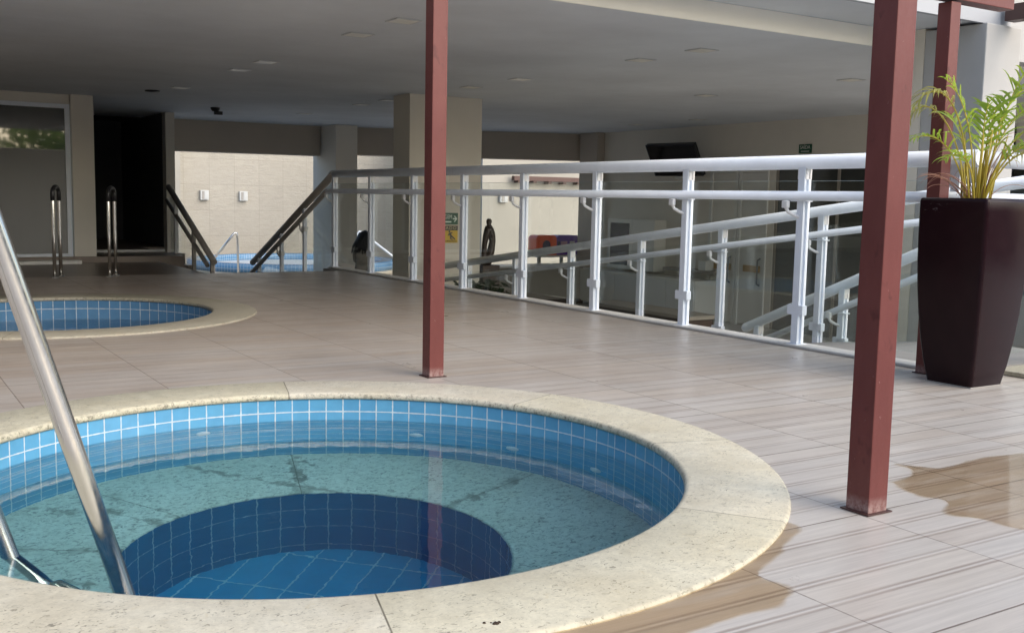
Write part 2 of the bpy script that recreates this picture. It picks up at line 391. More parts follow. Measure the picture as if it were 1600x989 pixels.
# ------------------------------------------------------------------ mesh helpers
class MB:
    def __init__(s): s.bm = bmesh.new(); s.uvl = None
    def box(s, x0, x1, y0, y1, z0, z1, bev=0.0, mtx=None):
        vs = [s.bm.verts.new(v) for v in ((x0,y0,z0),(x1,y0,z0),(x1,y1,z0),(x0,y1,z0),(x0,y0,z1),(x1,y0,z1),(x1,y1,z1),(x0,y1,z1))]
        fs = [s.bm.faces.new([vs[i] for i in f]) for f in ((3,2,1,0),(4,5,6,7),(0,1,5,4),(1,2,6,5),(2,3,7,6),(3,0,4,7))]
        if bev > 0:
            es = {e for f in fs for e in f.edges}
            r = bmesh.ops.bevel(s.bm, geom=list(es), offset=bev, segments=2, affect='EDGES', profile=.6)
            vs = list({v for f in r['faces'] for v in f.verts} | {v for v in vs if v.is_valid})
        if mtx is not None: bmesh.ops.transform(s.bm, matrix=mtx, verts=[v for v in vs if v.is_valid])
        return s
    def prism(s, pts, z0, z1, mtx=None, bev=0.0):
        b = [s.bm.verts.new((*p, z0)) for p in pts]; t_ = [s.bm.verts.new((*p, z1)) for p in pts]
        n = len(pts)
        fs = [s.bm.faces.new(b[::-1]), s.bm.faces.new(t_)]
        for i in range(n): fs.append(s.bm.faces.new((b[i], b[(i+1) % n], t_[(i+1) % n], t_[i])))
        if mtx is not None: bmesh.ops.transform(s.bm, matrix=mtx, verts=b + t_)
        return s
    def tube(s, pts, r, seg=16, caps=True, rad=None):
        pts = [Vector(p) for p in pts]; n = len(pts); rings = []
        prev = None
        for i, p in enumerate(pts):
            if i == 0: d = pts[1] - p
            elif i == n - 1: d = p - pts[i-1]
            else: d = (pts[i+1] - p).normalized() + (p - pts[i-1]).normalized()
            d.normalize()
            if prev is None:
                a = Vector((0, 0, 1)) if abs(d.z) < .9 else Vector((1, 0, 0))
                u = d.cross(a).normalized()
            else:
                u = (prev - d * prev.dot(d)).normalized()
            prev = u; w = d.cross(u)
            rr = rad[i] if rad else r
            if 0 < i < n - 1:
                c = (pts[i+1] - p).normalized().dot((p - pts[i-1]).normalized())
            rings.append([s.bm.verts.new(p + (u * math.cos(2*PI*k/seg) + w * math.sin(2*PI*k/seg)) * rr) for k in range(seg)])
        for i in range(n - 1):
            for k in range(seg):
                f = s.bm.faces.new((rings[i][k], rings[i][(k+1) % seg], rings[i+1][(k+1) % seg], rings[i+1][k])); f.smooth = True
        if caps:
            s.bm.faces.new(rings[0][::-1]); s.bm.faces.new(rings[-1])
        return s
    def lathe(s, prof, c=(0, 0), seg=128, uv=False, smooth=True, closed=False, flip=False):
        rings = []
        for k in range(seg):
            a = 2*PI*k/seg
            rings.append([s.bm.verts.new((c[0] + r*math.cos(a), c[1] + r*math.sin(a), z)) for r, z in prof])
        if uv and s.uvl is None: s.uvl = s.bm.loops.layers.uv.new('UVMap')
        n = len(prof); R = max(r for r, z in prof)
        for k in range(seg):
            A, B = rings[k], rings[(k+1) % seg]
            for i in range(n if closed else n - 1):
                j = (i+1) % n
                vs = (A[i], A[j], B[j], B[i]) if flip else (A[i], B[i], B[j], A[j])
                f = s.bm.faces.new(vs); f.smooth = smooth
                if uv:
                    for l in f.loops:
                        kk = k if l.vert in A else k + 1
                        l[s.uvl].uv = (2*PI*kk/seg*R, l.vert.co.z)
        return s
    def disc(s, r, z, c=(0, 0), seg=96):
        s.bm.faces.new([s.bm.verts.new((c[0] + r*math.cos(2*PI*k/seg), c[1] + r*math.sin(2*PI*k/seg), z)) for k in range(seg)])
        return s
    def face(s, pts): s.bm.faces.new([s.bm.verts.new(p) for p in pts]); return s
    def build(s, name, m, parent=None, loc=None, recalc=True):
        if recalc: bmesh.ops.recalc_face_normals(s.bm, faces=s.bm.faces[:])
        me = bpy.data.meshes.new(name); s.bm.to_mesh(me); s.bm.free()
        o = bpy.data.objects.new(name, me); C.objects.link(o)
        for mm in (m if isinstance(m, (list, tuple)) else [m]): me.materials.append(mm)
        if parent is not None: o.parent = parent
        if loc: o.location = loc
        return o

def tag(o, label=None, cat=None, group=None, kind=None):
    if label: o['label'] = label
    if cat: o['category'] = cat
    if group: o['group'] = group
    if kind: o['kind'] = kind
    return o
def thing(name, label, cat, loc=(0, 0, 0), group=None, rz=0.0):
    o = bpy.data.objects.new(name, None); C.objects.link(o); o.location = loc; o.rotation_euler = (0, 0, rz)
    o.empty_display_size = .2
    return tag(o, label, cat, group)
def struct(name, mb, m, label=None, cat=None):
    return tag(mb.build(name, m), label, cat, None, 'structure')
def copy_tree(o, parent=None):
    c = o.copy(); C.objects.link(c); c.parent = parent
    for ch in list(o.children): copy_tree(ch, c)
    return c
def text_part(name, body, size, m, parent, loc, rot, align='CENTER', extrude=.0012, sx=1.0, space=1.0):
    cu = bpy.data.curves.new(name, 'FONT'); cu.body = body; cu.size = size; cu.align_x = align; cu.align_y = 'CENTER'
    cu.extrude = extrude; cu.space_character = space
    tmp = bpy.data.objects.new(name + '_tmp', cu); C.objects.link(tmp)
    me = bpy.data.meshes.new_from_object(tmp.evaluated_get(bpy.context.evaluated_depsgraph_get()))
    bpy.data.objects.remove(tmp); me.materials.clear(); me.materials.append(m)
    o = bpy.data.objects.new(name, me); C.objects.link(o)
    o.parent = parent; o.location = loc; o.rotation_euler = rot; o.scale = (sx, 1, 1)
    return o

# ------------------------------------------------------------------ camera
YAW, PITCH, ROLL, F = .5629, .1117, .0199, 1630.9
cam = bpy.data.cameras.new('camera'); co = bpy.data.objects.new('camera', cam); C.objects.link(co)
sy_, cy_ = math.sin(YAW), math.cos(YAW); sp, cp = math.sin(PITCH), math.cos(PITCH)
R0 = Vector((cy_, -sy_, 0)); U0 = Vector((sy_*sp, cy_*sp, cp)); Fw = Vector((sy_*cp, cy_*cp, -sp))
Rt = R0*math.cos(ROLL) + U0*math.sin(ROLL); Up = -R0*math.sin(ROLL) + U0*math.cos(ROLL)
co.matrix_world = Matrix(((Rt.x, Up.x, -Fw.x, 0), (Rt.y, Up.y, -Fw.y, 0), (Rt.z, Up.z, -Fw.z, 1.0), (0, 0, 0, 1)))
cam.sensor_width = 36; cam.lens = F / 1600 * 36; cam.clip_end = 800; cam.clip_start = .05
scene.camera = co

# ------------------------------------------------------------------ light
SUN_EL, SUN_AZ = math.radians(33), math.radians(160)      # azimuth clockwise from +Y : light comes from behind the camera
w = bpy.data.worlds.new('World'); scene.world = w; w.use_nodes = True
wt = NT(w.node_tree)
sky = wt.n('ShaderNodeTexSky', {'sky_type': 'NISHITA', 'sun_disc': False, 'sun_elevation': SUN_EL, 'sun_rotation': SUN_AZ,
                                'air_density': 1.0, 'dust_density': 2.5, 'ozone_density': 1.0})
bg = wt.n('ShaderNodeBackground', Color=sky.outputs[0], Strength=.15)
wo = wt.n('ShaderNodeOutputWorld'); w.node_tree.links.new(bg.outputs[0], wo.inputs[0])
sl = bpy.data.lights.new('sun', 'SUN'); sl.energy = 1.25; sl.angle = math.radians(80); sl.color = (1, .95, .87)
so = bpy.data.objects.new('sun', sl); C.objects.link(so)
sd = Vector((math.sin(SUN_AZ)*math.cos(SUN_EL), math.cos(SUN_AZ)*math.cos(SUN_EL), math.sin(SUN_EL)))
so.rotation_euler = sd.to_track_quat('Z', 'Y').to_euler(); so.location = (0, -5, 12)
vs = scene.view_settings
vs.view_transform = 'Standard'; vs.look = 'None'; vs.gamma = 1; vs.exposure = .95; vs.use_curve_mapping = False
scene.cycles.use_denoising = True
scene.cycles.max_bounces = 14; scene.cycles.diffuse_bounces = 8; scene.cycles.glossy_bounces = 5
scene.cycles.transmission_bounces = 10; scene.cycles.transparent_max_bounces = 24
scene.cycles.sample_clamp_indirect = 6.0

# ================================================================== SETTING
P1 = (1.4391, 3.6235); R1I, R1O = 1.358, 1.717
P2 = (1.359, 9.168); R2I, R2O = 1.241, 1.610
ZL = -1.2                      # lower level floor

def deck_sheet():
    bm = bmesh.new()
    def loop(pts):
        vs_ = [bm.verts.new((*p, 0)) for p in pts]
        return [bm.edges.new((vs_[i], vs_[(i+1) % len(vs_)])) for i in range(len(vs_))]
    es = loop([(-9, -7), (11.5, -7), (11.5, 3.80), (5.75, 3.80), (5.75, 13.66), (5.55, 13.66), (5.55, 13.1), (-9, 13.1)])
    for c, r in ((P1, 1.55), (P2, 1.43)):
        es += loop([(c[0] + r*math.cos(2*PI*k/96), c[1] + r*math.sin(2*PI*k/96)) for k in range(96)])
    bmesh.ops.triangle_fill(bm, use_beauty=True, use_dissolve=False, edges=es, normal=(0, 0, 1))
    for f in bm.faces:
        if f.normal.z < 0: f.normal_flip()
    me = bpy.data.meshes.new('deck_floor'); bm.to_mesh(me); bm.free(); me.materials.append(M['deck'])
    o = bpy.data.objects.new('deck_floor', me); C.objects.link(o)
    return tag(o, 'wood look tiled pool deck around the two round pools', 'deck', None, 'structure')
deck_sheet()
b = MB()
b.box(5.70, 5.748, 3.85, 13.655, -1.55, -.006); b.box(4.0, 5.548, 13.0, 13.098, -1.55, -.006); b.box(-9, 4.0, 13.0, 13.098, -1.55, -.006)
b.box(5.748, 11.5, 3.72, 3.798, -1.55, -.006); b.box(5.50, 5.70, 13.098, 13.655, -1.55, -.006)
struct('deck_edge_wall', b, M['concrete'], 'concrete retaining wall below the edge of the deck', 'retaining wall')
b = MB().box(-60, 90, -60, 120, -1.9, -1.65)
struct('ground', b, M['concrete'], 'grey ground around the building', 'ground')
b = MB().box(3.0, 26, 13.2, 21.4, ZL-.3, ZL); b.box(5.76, 26, 3.82, 13.2, ZL-.3, ZL)
struct('lower_floor', b, M['lowfloor'], 'grey tiled floor of the lower level', 'floor')
b = MB().box(-2, 30, 21.4, 34, ZL-.3, ZL-.004)
struct('yard_paving', b, M['yardfloor'], 'pale paving of the back yard', 'paving')
# left landing and step in front of the doorway
b = MB().box(-9, 4.1, 13.1, 17.1, -.4, -.10); b.box(-9, 4.5, 17.1, 19.9, -.4, -.012); b.box(-9, 5.1, 19.9, 24, -.4, -.012)
struct('landing_floor', b, M['stepfloor'], 'brown stone landing and step before the dark doorway', 'landing')
b = MB()
for i in range(9):
    b.box(4.75, 5.50, 13.1 + i*.43, 13.1 + (i+1)*.43, -1.5, -.145*(i+1))
struct('stair_steps', b, M['stepfloor'], 'stone steps going down behind the far edge of the deck', 'steps')
b = MB()
for i in range(7):
    b.box(4.15, 4.68, 15.2 + i*.42, 15.2 + (i+1)*.42, -1.45, -1.2 + .17*(i+1))
struct('side_stair_steps', b, M['stepfloor'], 'stone steps beside the landing glass rail', 'steps')
# ramp
b = MB(); pts = [(4.0, -.02), (4.9, -.02), (13.4, -1.15), (13.4, -1.5), (4.0, -1.5)]
mtx = Matrix(((0, 0, 1, 0), (1, 0, 0, 0), (0, 1, 0, 0), (0, 0, 0, 1)))
b.prism(pts, 5.76, 7.28, mtx)
struct('ramp', b, M['concrete'], 'concrete ramp going down behind the white railing', 'ramp')
b = MB()
for i in range(8):
    b.box(7.32, 8.7, 4.0 + .0 + i*.36, 4.0 + (i+1)*.36, -1.5, -.15*(i+1) + .03)
struct('lower_stair_steps', b, M['concrete'], 'concrete steps beyond the ramp', 'steps')
# ceiling slab
b = MB().box(-9, 17, 6.52, 21.6, 2.45, 2.62)
struct('ceiling', b, M['ceiling'], 'grey painted ceiling over the lower hall', 'ceiling')
b = MB().box(-9, 17, 6.50, 6.70, 2.452, 2.62)
tag(b.build('fascia_beam', M['fascia']), 'cream fascia along the front edge of the ceiling', 'fascia', None, 'structure')
b = MB().box(-9, 8.75, 5.75, 21.6, 2.622, 2.66, .0)
tag(b.build('upper_slab', M['ceiling']), 'grey soffit of the upper slab above the fascia', 'slab', None, 'structure')
b = MB().box(-9, 8.76, 5.70, 5.75, 2.60, 3.5)
tag(b.build('upper_fascia', M['fasciablue']), 'bluish white front edge of the upper slab', 'fascia', None, 'structure')
b = MB().box(8.9, 17, 6.3, 6.52, 2.455, 3.5)
tag(b.build('side_fascia', M['pillarwhite']), 'cream wall band right of the white pillar', 'fascia', None, 'structure')
b = MB().box(-9, 17, 6.7, 21.6, 2.622, 2.72)
tag(b.build('upper_storey', M['fascia']), 'upper floor of the building above the ceiling', 'storey', None, 'structure')
# pillar
b = MB().box(8.37, 8.88, 5.66, 6.28, -1.5, 2.598, .012); 
tag(b.build('white_pillar', M['pillarwhite']), 'white plastered pillar behind the potted palm', 'pillar', None, 'structure')
b = MB().box(8.37, 8.70, 6.282, 6.515, -1.5, 2.62)
tag(b.build('beige_wall', M['plaster']), 'beige wall return behind the white pillar', 'wall', None, 'structure')
# far beam (slightly skewed line)
b = MB().prism([(4.9, 21.62), (5.47, 21.36), (8.43, 21.12), (8.43, 21.45), (4.9, 21.9)], 1.83, 2.449)
tag(b.build('far_beam', M['beam']), 'taupe beam above the opening to the yard with two wall lamps', 'beam', None, 'structure')
b = MB().prism([(8.93, 20.95), (13.8, 18.8), (13.8, 19.2), (8.93, 21.35)], 1.87, 2.449)
tag(b.build('far_beam', M['beam']), 'dark taupe beam above the opening right of the slim column', 'beam', None, 'structure')
b = MB().box(8.47, 8.95, 20.35, 21.6, ZL, 2.449)
tag(b.build('slim_column', M['walltaupe']), 'grey column at the top of the stairs, left of the wide column', 'column', None, 'structure')
b = MB().box(6.70, 7.88, 13.42, 13.95, ZL, 2.449, .006)
tag(b.build('wide_column', M['wallbeige']), 'wide beige column behind the left red post', 'column', None, 'structure')
# right wall with openings: built from solid pieces
b = MB()
b.box(13.7, 13.95, 14.8, 18.75, ZL, 2.449); b.box(13.7, 13.95, 6.7, 14.8, 1.66, 2.449)
b.box(13.7, 13.95, 13.15, 13.30, ZL, 1.66); b.box(13.7, 13.95, 8.95, 9.05, ZL, 1.66); b.box(13.7, 13.95, 6.7, 8.2, ZL, 1.66)
tag(b.build('right_wall', M['walltaupe']), 'warm grey side wall of the lower hall with doors', 'wall', None, 'structure')
b = MB().box(13.50, 13.698, 18.12, 18.75, ZL, 2.448)
tag(b.build('pilaster', M['beam']), 'dark pilaster at the far corner of the side wall', 'pilaster', None, 'structure')
b = MB().box(16, 16.2, 6.7, 19, ZL, 2.449); b.box(13.95, 16, 6.5, 6.7, ZL, 2.449); b.box(13.95, 16, 18.8, 19.0, ZL, 2.449)
tag(b.build('back_room_wall', M['walltaupe']), 'dim walls of the room beyond the side wall', 'wall', None, 'structure')
# left corridor
b = MB().box(-9, .9, 17.32, 17.6, -.1, 2.449); b.box(.9, 2.86, 17.32, 17.6, 2.30, 2.449)
tag(b.build('door_wall', M['walltaupe']), 'taupe wall around the large glass door', 'wall', None, 'structure')
b = MB().box(2.87, 3.19, 17.22, 18.6, -.011, 2.449)
tag(b.build('door_column', M['walltaupe']), 'taupe wall end between the glass door and dark doorway', 'wall', None, 'structure')
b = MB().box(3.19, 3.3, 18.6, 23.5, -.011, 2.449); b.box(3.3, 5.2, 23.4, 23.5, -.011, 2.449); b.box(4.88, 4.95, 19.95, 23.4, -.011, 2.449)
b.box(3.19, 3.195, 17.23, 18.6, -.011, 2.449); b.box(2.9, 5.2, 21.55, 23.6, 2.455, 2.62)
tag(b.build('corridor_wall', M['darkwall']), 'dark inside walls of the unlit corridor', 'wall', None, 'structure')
b = MB().box(4.885, 5.045, 19.7, 19.948, -.3, 2.449); b.box(4.952, 5.045, 19.948, 21.6, -1.2, 2.449)
tag(b.build('corridor_end_wall', M['walltaupe']), 'taupe wall end right of the dark doorway', 'wall', None, 'structure')
b = MB().box(3.25, 4.5, 18.3, 18.36, -.011, .03)
tag(b.build('threshold', M['cabinetgrey']), 'pale threshold strip of the dark doorway', 'threshold', None, 'structure')
b = MB().box(-9.2, -9, 6.5, 17.4, -.2, 2.449)  # unseen, added so that the covered left side stays dark
tag(b.build('left_shade_wall', M['walltaupe']), 'unseen taupe wall added to darken the left side of the covered deck', 'wall', None, 'structure')
# unseen wall added on the left to darken reflections and cut side light
b = MB().box(-10.5, -10.0, -7, 6.4, -1.6, 6.5)
tag(b.build('light_block_wall', M['concrete']), 'unseen grey wall added left of the deck to block side light', 'wall', None, 'structure')
# yard walls
b = MB().box(6.5, 18.0, 33.0, 33.3, ZL-.2, 3.6)
tag(b.build('stone_wall', M['stonewall']), 'cream split face stone wall at the back of the yard', 'wall', None, 'structure')
b = MB().box(15.9, 30, 27.0, 27.3, ZL-.2, 3.6); b.box(15.9, 16.2, 27.3, 33.0, ZL-.2, 3.6)
tag(b.build('plain_yard_wall', M['yardwall']), 'plain cream yard wall right of the wide column', 'wall', None, 'structure')
b = MB().box(8.0, 8.45, 32.4, 32.998, ZL-.2, 3.6)
tag(b.build('yard_wall_pier', M['yardwall']), 'plain pier at the left end of the stone wall', 'pier', None, 'structure')
# what the glass door reflects: garden wall, trees and a house across the deck
b = MB().box(-26, 26, -7.3, -7.05, -1.6, 2.35)
tag(b.build('garden_wall', M['concrete']), 'grey garden wall across the deck, seen reflected in the glass door', 'wall', None, 'structure')

# ================================================================== POOLS
def build_pool(name, label, c, ri, ro, zw, ledge=None, well=None, floor=-1.0, cm='coping', tm='tile'):
    r = thing(name, label, 'pool', (c[0], c[1], 0))
    o = MB(); e = .014
    o.lathe([(ri+.02, -.020), (ri+.004, -.018), (ri, -.010), (ri+.001, .004), (ri+.008, .012), (ri+.02, e), (ro-.012, e), (ro-.003, e-.005), (ro, e-.012), (ro, -.02)],
            seg=192, closed=True)
    o.build('coping', M[cm], r)
    zb = ledge if ledge is not None else floor
    MB().lathe([(ri+.010, -.019), (ri+.010, zb)], seg=192, uv=True, flip=True).build('tile_wall', M[tm], r, recalc=False)
    if well:
        MB().lathe([(ri+.010, zb), (well+.012, zb), (well, zb-.010), (well+.01, zb-.028)], seg=144).build('bench_ledge', M['bench'], r)
        MB().lathe([(well+.006, zb-.022), (well+.006, floor)], seg=144, uv=True, flip=True).build('well_wall', M['tile_well'], r, recalc=False)
        MB().disc(well+.006, floor).build('well_floor', M['tile_floor'], r)
    else:
        MB().disc(ri+.010, floor).build('pool_floor', M['tile_floor'], r)
    return r
pool = build_pool('spa_pool', 'near round spa pool with cream granite rim, stone bench and deep blue well', P1, R1I, R1O, -.125, -.78, .735, -1.46)
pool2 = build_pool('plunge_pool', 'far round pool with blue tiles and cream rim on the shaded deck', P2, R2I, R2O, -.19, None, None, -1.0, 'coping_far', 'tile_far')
def water(c, r, z, m, label):
    bm = MB()
    n = 64
    rings = [[bm.bm.verts.new((0, 0, 0))]]
    bm.disc(r, 0, seg=128)
    bm.bm.verts.remove(rings[0][0])
    o = bm.build('water', m, None, (c[0], c[1], z))
    return tag(o, label, 'water', None, 'structure')
water(P1, R1I+.009, -.125, M['water'], 'clear water in the near spa pool')
water(P2, R2I+.009, -.19, M['water_far'], 'dark blue water in the far round pool')
# jets
for ang, z in ((92, -.255), (47.5, -.40), (25.4, -.44), (3.4, -.44)):
    a = math.radians(ang); rr = R1I + .008
    j = MB()
    j.lathe([(0.0, .014), (.012, .014), (.014, .006), (.026, .010), (.034, .004), (.036, 0)], seg=28)
    o = j.build('jet', M['whitecap'], pool)
    d = Vector((-math.cos(a), -math.sin(a), 0))
    o.rotation_euler = d.to_track_quat('Z', 'Y').to_euler(); o.location = (rr*math.cos(a), rr*math.sin(a), z)

# yard pool
yp = thing('yard_pool', 'round yard pool with blue waterline tiles before the stone wall', 'pool', (10.9, 29.4, ZL))
MB().lathe([(2.6, 0), (2.6, .10), (3.1, .10), (3.1, 0)], seg=96, closed=True).build('coping', M['coping_far'], yp)
MB().lathe([(2.604, .32), (2.604, .09)], seg=96).build('tile_wall', M['tile_far'], yp) if False else None
q = MB().lathe([(2.60, .10), (2.60, .34), (3.0, .34), (3.0, .10)], seg=96, closed=True, uv=True)
q.build('raised_tile_rim', M['tile_far'], yp)
MB().disc(2.6, .16, seg=96).build('water_surface', M['tile_far'], yp)

# ================================================================== LADDER of the near pool
A1 = Vector((.592, 2.856, -.125)); A2 = Vector((.366, 3.461, -.125)); outd = Vector((-.9368, -.35, 0))
K = .3208
def rail_pts(A):
    P = []
    for z in (-.775, -.4, -.125, .2, .6, .98): P.append(A + outd*((z+.125)*K) + Vector((0, 0, z+.125)))
    top = P[-1]; t0 = (top - A).dot(outd)
    for k in range(1, 11):
        an = PI*k/10
        P.append(A + outd*(t0 + .02 + .17*(1-math.cos(an))) + Vector((0, 0, .98+.125+.15*math.sin(an))))
    P.append(P[-1] + Vector((0, 0, -.5))); P.append(Vector((P[-2].x, P[-2].y, .012)))
    return P
lad = thing('pool_ladder', 'stainless steel ladder rails leaning out of the near spa pool', 'pool ladder', (A1.x, A1.y, 0))
for A in (A1, A2):
    MB().tube([p - Vector((A1.x, A1.y, 0)) for p in rail_pts(A)], .0262, 24).build('grab_rail', M['steel'], lad)
    e_ = rail_pts(A)[-1]
    MB().lathe([(.0, .03), (.03, .03), (.05, .012), (.052, 0)], seg=24).build('floor_flange', M['steel'], lad, (e_.x - A1.x, e_.y - A1.y, .002))
for z in (-.45, -.70):
    a = A1 + outd*((z+.125)*K); bb = A2 + outd*((z+.125)*K)
    a.z = bb.z = z; u = (bb - a).normalized(); wv = Vector((-u.y, u.x, 0))
    mid = (a + bb)/2 - Vector((A1.x, A1.y, 0)); L = (bb - a).length
    mt = Matrix(((u.x, wv.x, 0, mid.x), (u.y, wv.y, 0, mid.y), (0, 0, 1, mid.z), (0, 0, 0, 1)))
    tr = MB().box(-L/2+.02, L/2-.02, -.045, .045, -.015, .012, .006, mt)
    for k in range(5):
        tr.box(-L/2+.05, L/2-.05, -.035+k*.017, -.027+k*.017, .012, .016, 0, mt)
    tr.build('tread', M['steel'], lad)

# far grab rails, seen almost edge on
def far_rail(x, y, label):
    o = thing('grab_rail', label, 'grab rail', (x, y, 0), 'grab rails at the far edge of the deck')
    d = Vector((.28, .96, 0)).normalized(); hw = .14
    rv = Vector((x, y, 0)).normalized(); dd = Vector((rv.y, -rv.x, 0))*.033 + rv*.09
    pts = [Vector((0, 0, 0)) - dd, Vector((0, 0, .5)) - dd]
    for k in range(0, 13):
        a = PI*k/12; pts.append(-dd*math.cos(a) + Vector((0, 0, .97 + .07*math.sin(a))))
    pts += [dd + Vector((0, 0, .5)), dd]
    MB().tube(pts, .020, 16).build('tube', M['steel'], o)
    for s in (-1, 1): MB().lathe([(0, .02), (.022, .02), (.042, .008), (.044, 0)], seg=20).build('floor_flange', M['steel'], o, dd*s + Vector((0, 0, .001)))
    cap = []
    for k in range(0, 13):
        a = PI*k/12; cap.append(-dd*math.cos(a) + Vector((0, 0, .97 + .07*math.sin(a))))
    MB().tube([-dd + Vector((0, 0, .88))] + cap + [dd + Vector((0, 0, .88))], .0245, 16).build('reflection', M['black'], o)  # dark ceiling mirrored in the steel bend, modelled as a black sleeve
    return o
far_rail(1.975, 12.98, 'steel grab rail with black grip in front of the large glass door')
far_rail(2.58, 12.98, 'steel grab rail with black grip in front of the dark doorway')

# ================================================================== RED POSTS
def red_post(x0, y0, s, h, label):
    o = thing('steel_post', label, 'post', (x0 + s/2, y0 + s/2, 0), 'red steel posts on the deck')
    MB().box(-s/2, s/2, -s/2, s/2, .004, h, .004).build('shaft', M['red'], o)
    MB().box(-s/2-.014, s/2+.014, -s/2-.012, s/2+.012, .0015, .0055, .001).build('base_plate', M['reddark'], o)
    return o
red_post(2.756, 2.172, .092, 3.0, 'thick red steel post in the right foreground near the puddle')
red_post(2.686, 5.108, .090, 3.0, 'red steel post standing just behind the near spa pool')
red_post(5.438, 3.915, .090, 2.19, 'red steel post half hidden behind the tall dark planter')
b = MB().box(5.36, 6.02, 3.90, 4.0, 2.20, 2.36, .004)
tag(b.build('pergola_beam', M['red']), 'red beam lying across the top of the post behind the planter', 'beam')
b = MB().box(8.60, 8.74, 4.02, 5.655, 2.63, 2.77, .004)
b.box(8.62, 8.72, 4.02, 5.4, 2.58, 2.632, .002)
tag(b.build('pergola_rafter', M['reddark']), 'dark red rafter fixed to the white pillar at top right', 'rafter')

# ================================================================== WHITE RAILINGS
def white_post(parent, x, y, zb, h, zm, clampz=.25, proto={}):
    key = round(h, 3)
    def part(name, fn, m, par, loc):
        k = (name, key if name == 'post' else 0)
        if k not in proto:
            o = fn().build(name, M[m], par); proto[k] = o
        else:
            o = proto[k].copy(); C.objects.link(o); o.parent = par
        o.location = loc
        return o
    def prof(h):
        b = MB().box(-.036, .022, -.020, .026, .012, h, .003)
        b.box(-.036, -.020, -.034, -.0202, .012, h, .002); b.box(.006, .022, -.034, -.0202, .012, h, .002)
        b.box(-.0365, -.0362, .0, .006, .1, h-.3)
        b.box(.0222, .036, -.030, -.014, .012, h, .002); b.box(.0222, .036, .010, .026, .012, h, .002)
        return b
    post = part('post', lambda: prof(h), 'white', parent, (x, y, zb))
    part('base_flange', lambda: MB().box(-.055, .055, -.048, .048, .001, .011, .002), 'white', post, (0, 0, 0))
    part('glass_clamp', lambda: MB().box(-.024, .024, -.072, .072, -.036, .036, .007), 'white', post, (-.012, 0, clampz))
    part('top_plate', lambda: MB().box(-.034, .034, -.034, .034, -.085, 0, .003).box(-.012, -.006, -.0365, -.034, -.05, -.042).box(.008, .014, -.0365, -.034, -.05, -.042), 'whitecap', post, (.002, 0, h))
    part('mid_plate', lambda: MB().box(-.036, .036, -.07, .07, -.006, .004, .002), 'white', post, (-.02, 0, zm-.033))
    def hook():
        bb = MB(); pts = [(-.02, .0, -.15), (-.052, .03, -.135), (-.085, .06, -.11), (-.10, .07, -.075), (-.10, .07, -.03)]
        bb.tube(pts, .013, 10); bb.box(-.116, -.084, .045, .095, -.085, -.034, .006)
        return bb
    part('rail_bracket', hook, 'whitecap', post, (-.0, 0, zm))
    return post

# --- guard rail on the deck edge
gr = thing('guard_railing', 'white deck edge guard railing with clear glass panels and two round rails', 'railing', (5.645, 9, 0))
GY, GX = 9.0, 5.645
X0 = 0.0
ys = [13.595 - 1.2067*i for i in range(9)]
for y in ys: white_post(gr, X0, y - GY, .012, 1.25, 1.05)
MB().tube([(X0, 13.70-GY, 1.297), (X0, 9-GY, 1.297), (X0, 3.80-GY, 1.297)], .050, 28).build('top_rail', M['white'], gr)
MB().tube([(X0-.05, 13.9-GY, 1.02), (X0-.05, 13.62-GY, 1.063), (X0-.05, 3.80-GY, 1.063)], .033, 24).build('mid_rail', M['white'], gr)
for i in range(8):
    ya, yb = ys[i+1] + .05, ys[i] - .05
    g = MB().box(X0+.012, X0+.022, ya-GY, yb-GY, .085, 1.165).build('glass_panel', M['glass'], gr)
    MB().box(X0+.0115, X0+.0225, ya-GY, yb-GY, 1.1655, 1.168).build('glass_edge', M['glassedge'], g)
MB().box(X0-.075, X0+.10, 3.83-GY, 13.64-GY, .0015, .020, .006).build('kerb', M['kerbstone'], gr)
# return along the right
MB().tube([(X0, 3.88-GY, 1.297), (3.6, 3.88-GY, 1.297)], .050, 28).build('top_rail', M['white'], gr)
MB().tube([(X0, 3.88-GY, 1.063), (3.6, 3.88-GY, 1.063)], .033, 24).build('mid_rail', M['white'], gr)
for i in range(3):
    post = white_post(gr, 1.15 + 1.2*i, 3.88 - GY, .012, 1.25, 1.05); post.rotation_euler = (0, 0, -PI/2)
MB().box(.08, 3.6, 3.895-GY, 3.905-GY, .085, 1.165).build('glass_panel', M['glass'], gr)

# --- ramp railing
rz = lambda y: 1.0 - .1335*(y - 5.967)
rr = thing('ramp_railing', 'white railing sloping down along the ramp behind the guard railing', 'railing', (7.2, 9, 0))
ya, yb = 4.2, 14.1
MB().tube([(0, ya-GY, rz(ya)), (0, yb-GY, rz(yb))], .047, 24).build('top_rail', M['white'], rr)
MB().tube([(-.05, ya-GY, rz(ya)-.205), (-.05, yb-GY, rz(yb)-.205)], .030, 20).build('mid_rail', M['white'], rr)
py = [5.12, 6.33, 7.576, 8.817, 10.12, 11.348, 12.552, 13.8]
for y in py: white_post(rr, 0, y-GY, rz(y)-1.27, 1.235, 1.05, .25)
for i in range(len(py)-1):
    y0, y1 = py[i]+.05, py[i+1]-.05
    b = MB(); z0, z1 = rz(y0), rz(y1)
    for dx in (.012, .020): b.face([(dx, y0-GY, z0-1.18), (dx, y1-GY, z1-1.18), (dx, y1-GY, z1-.13), (dx, y0-GY, z0-.13)])
    b.build('glass_panel', M['glass'], rr)

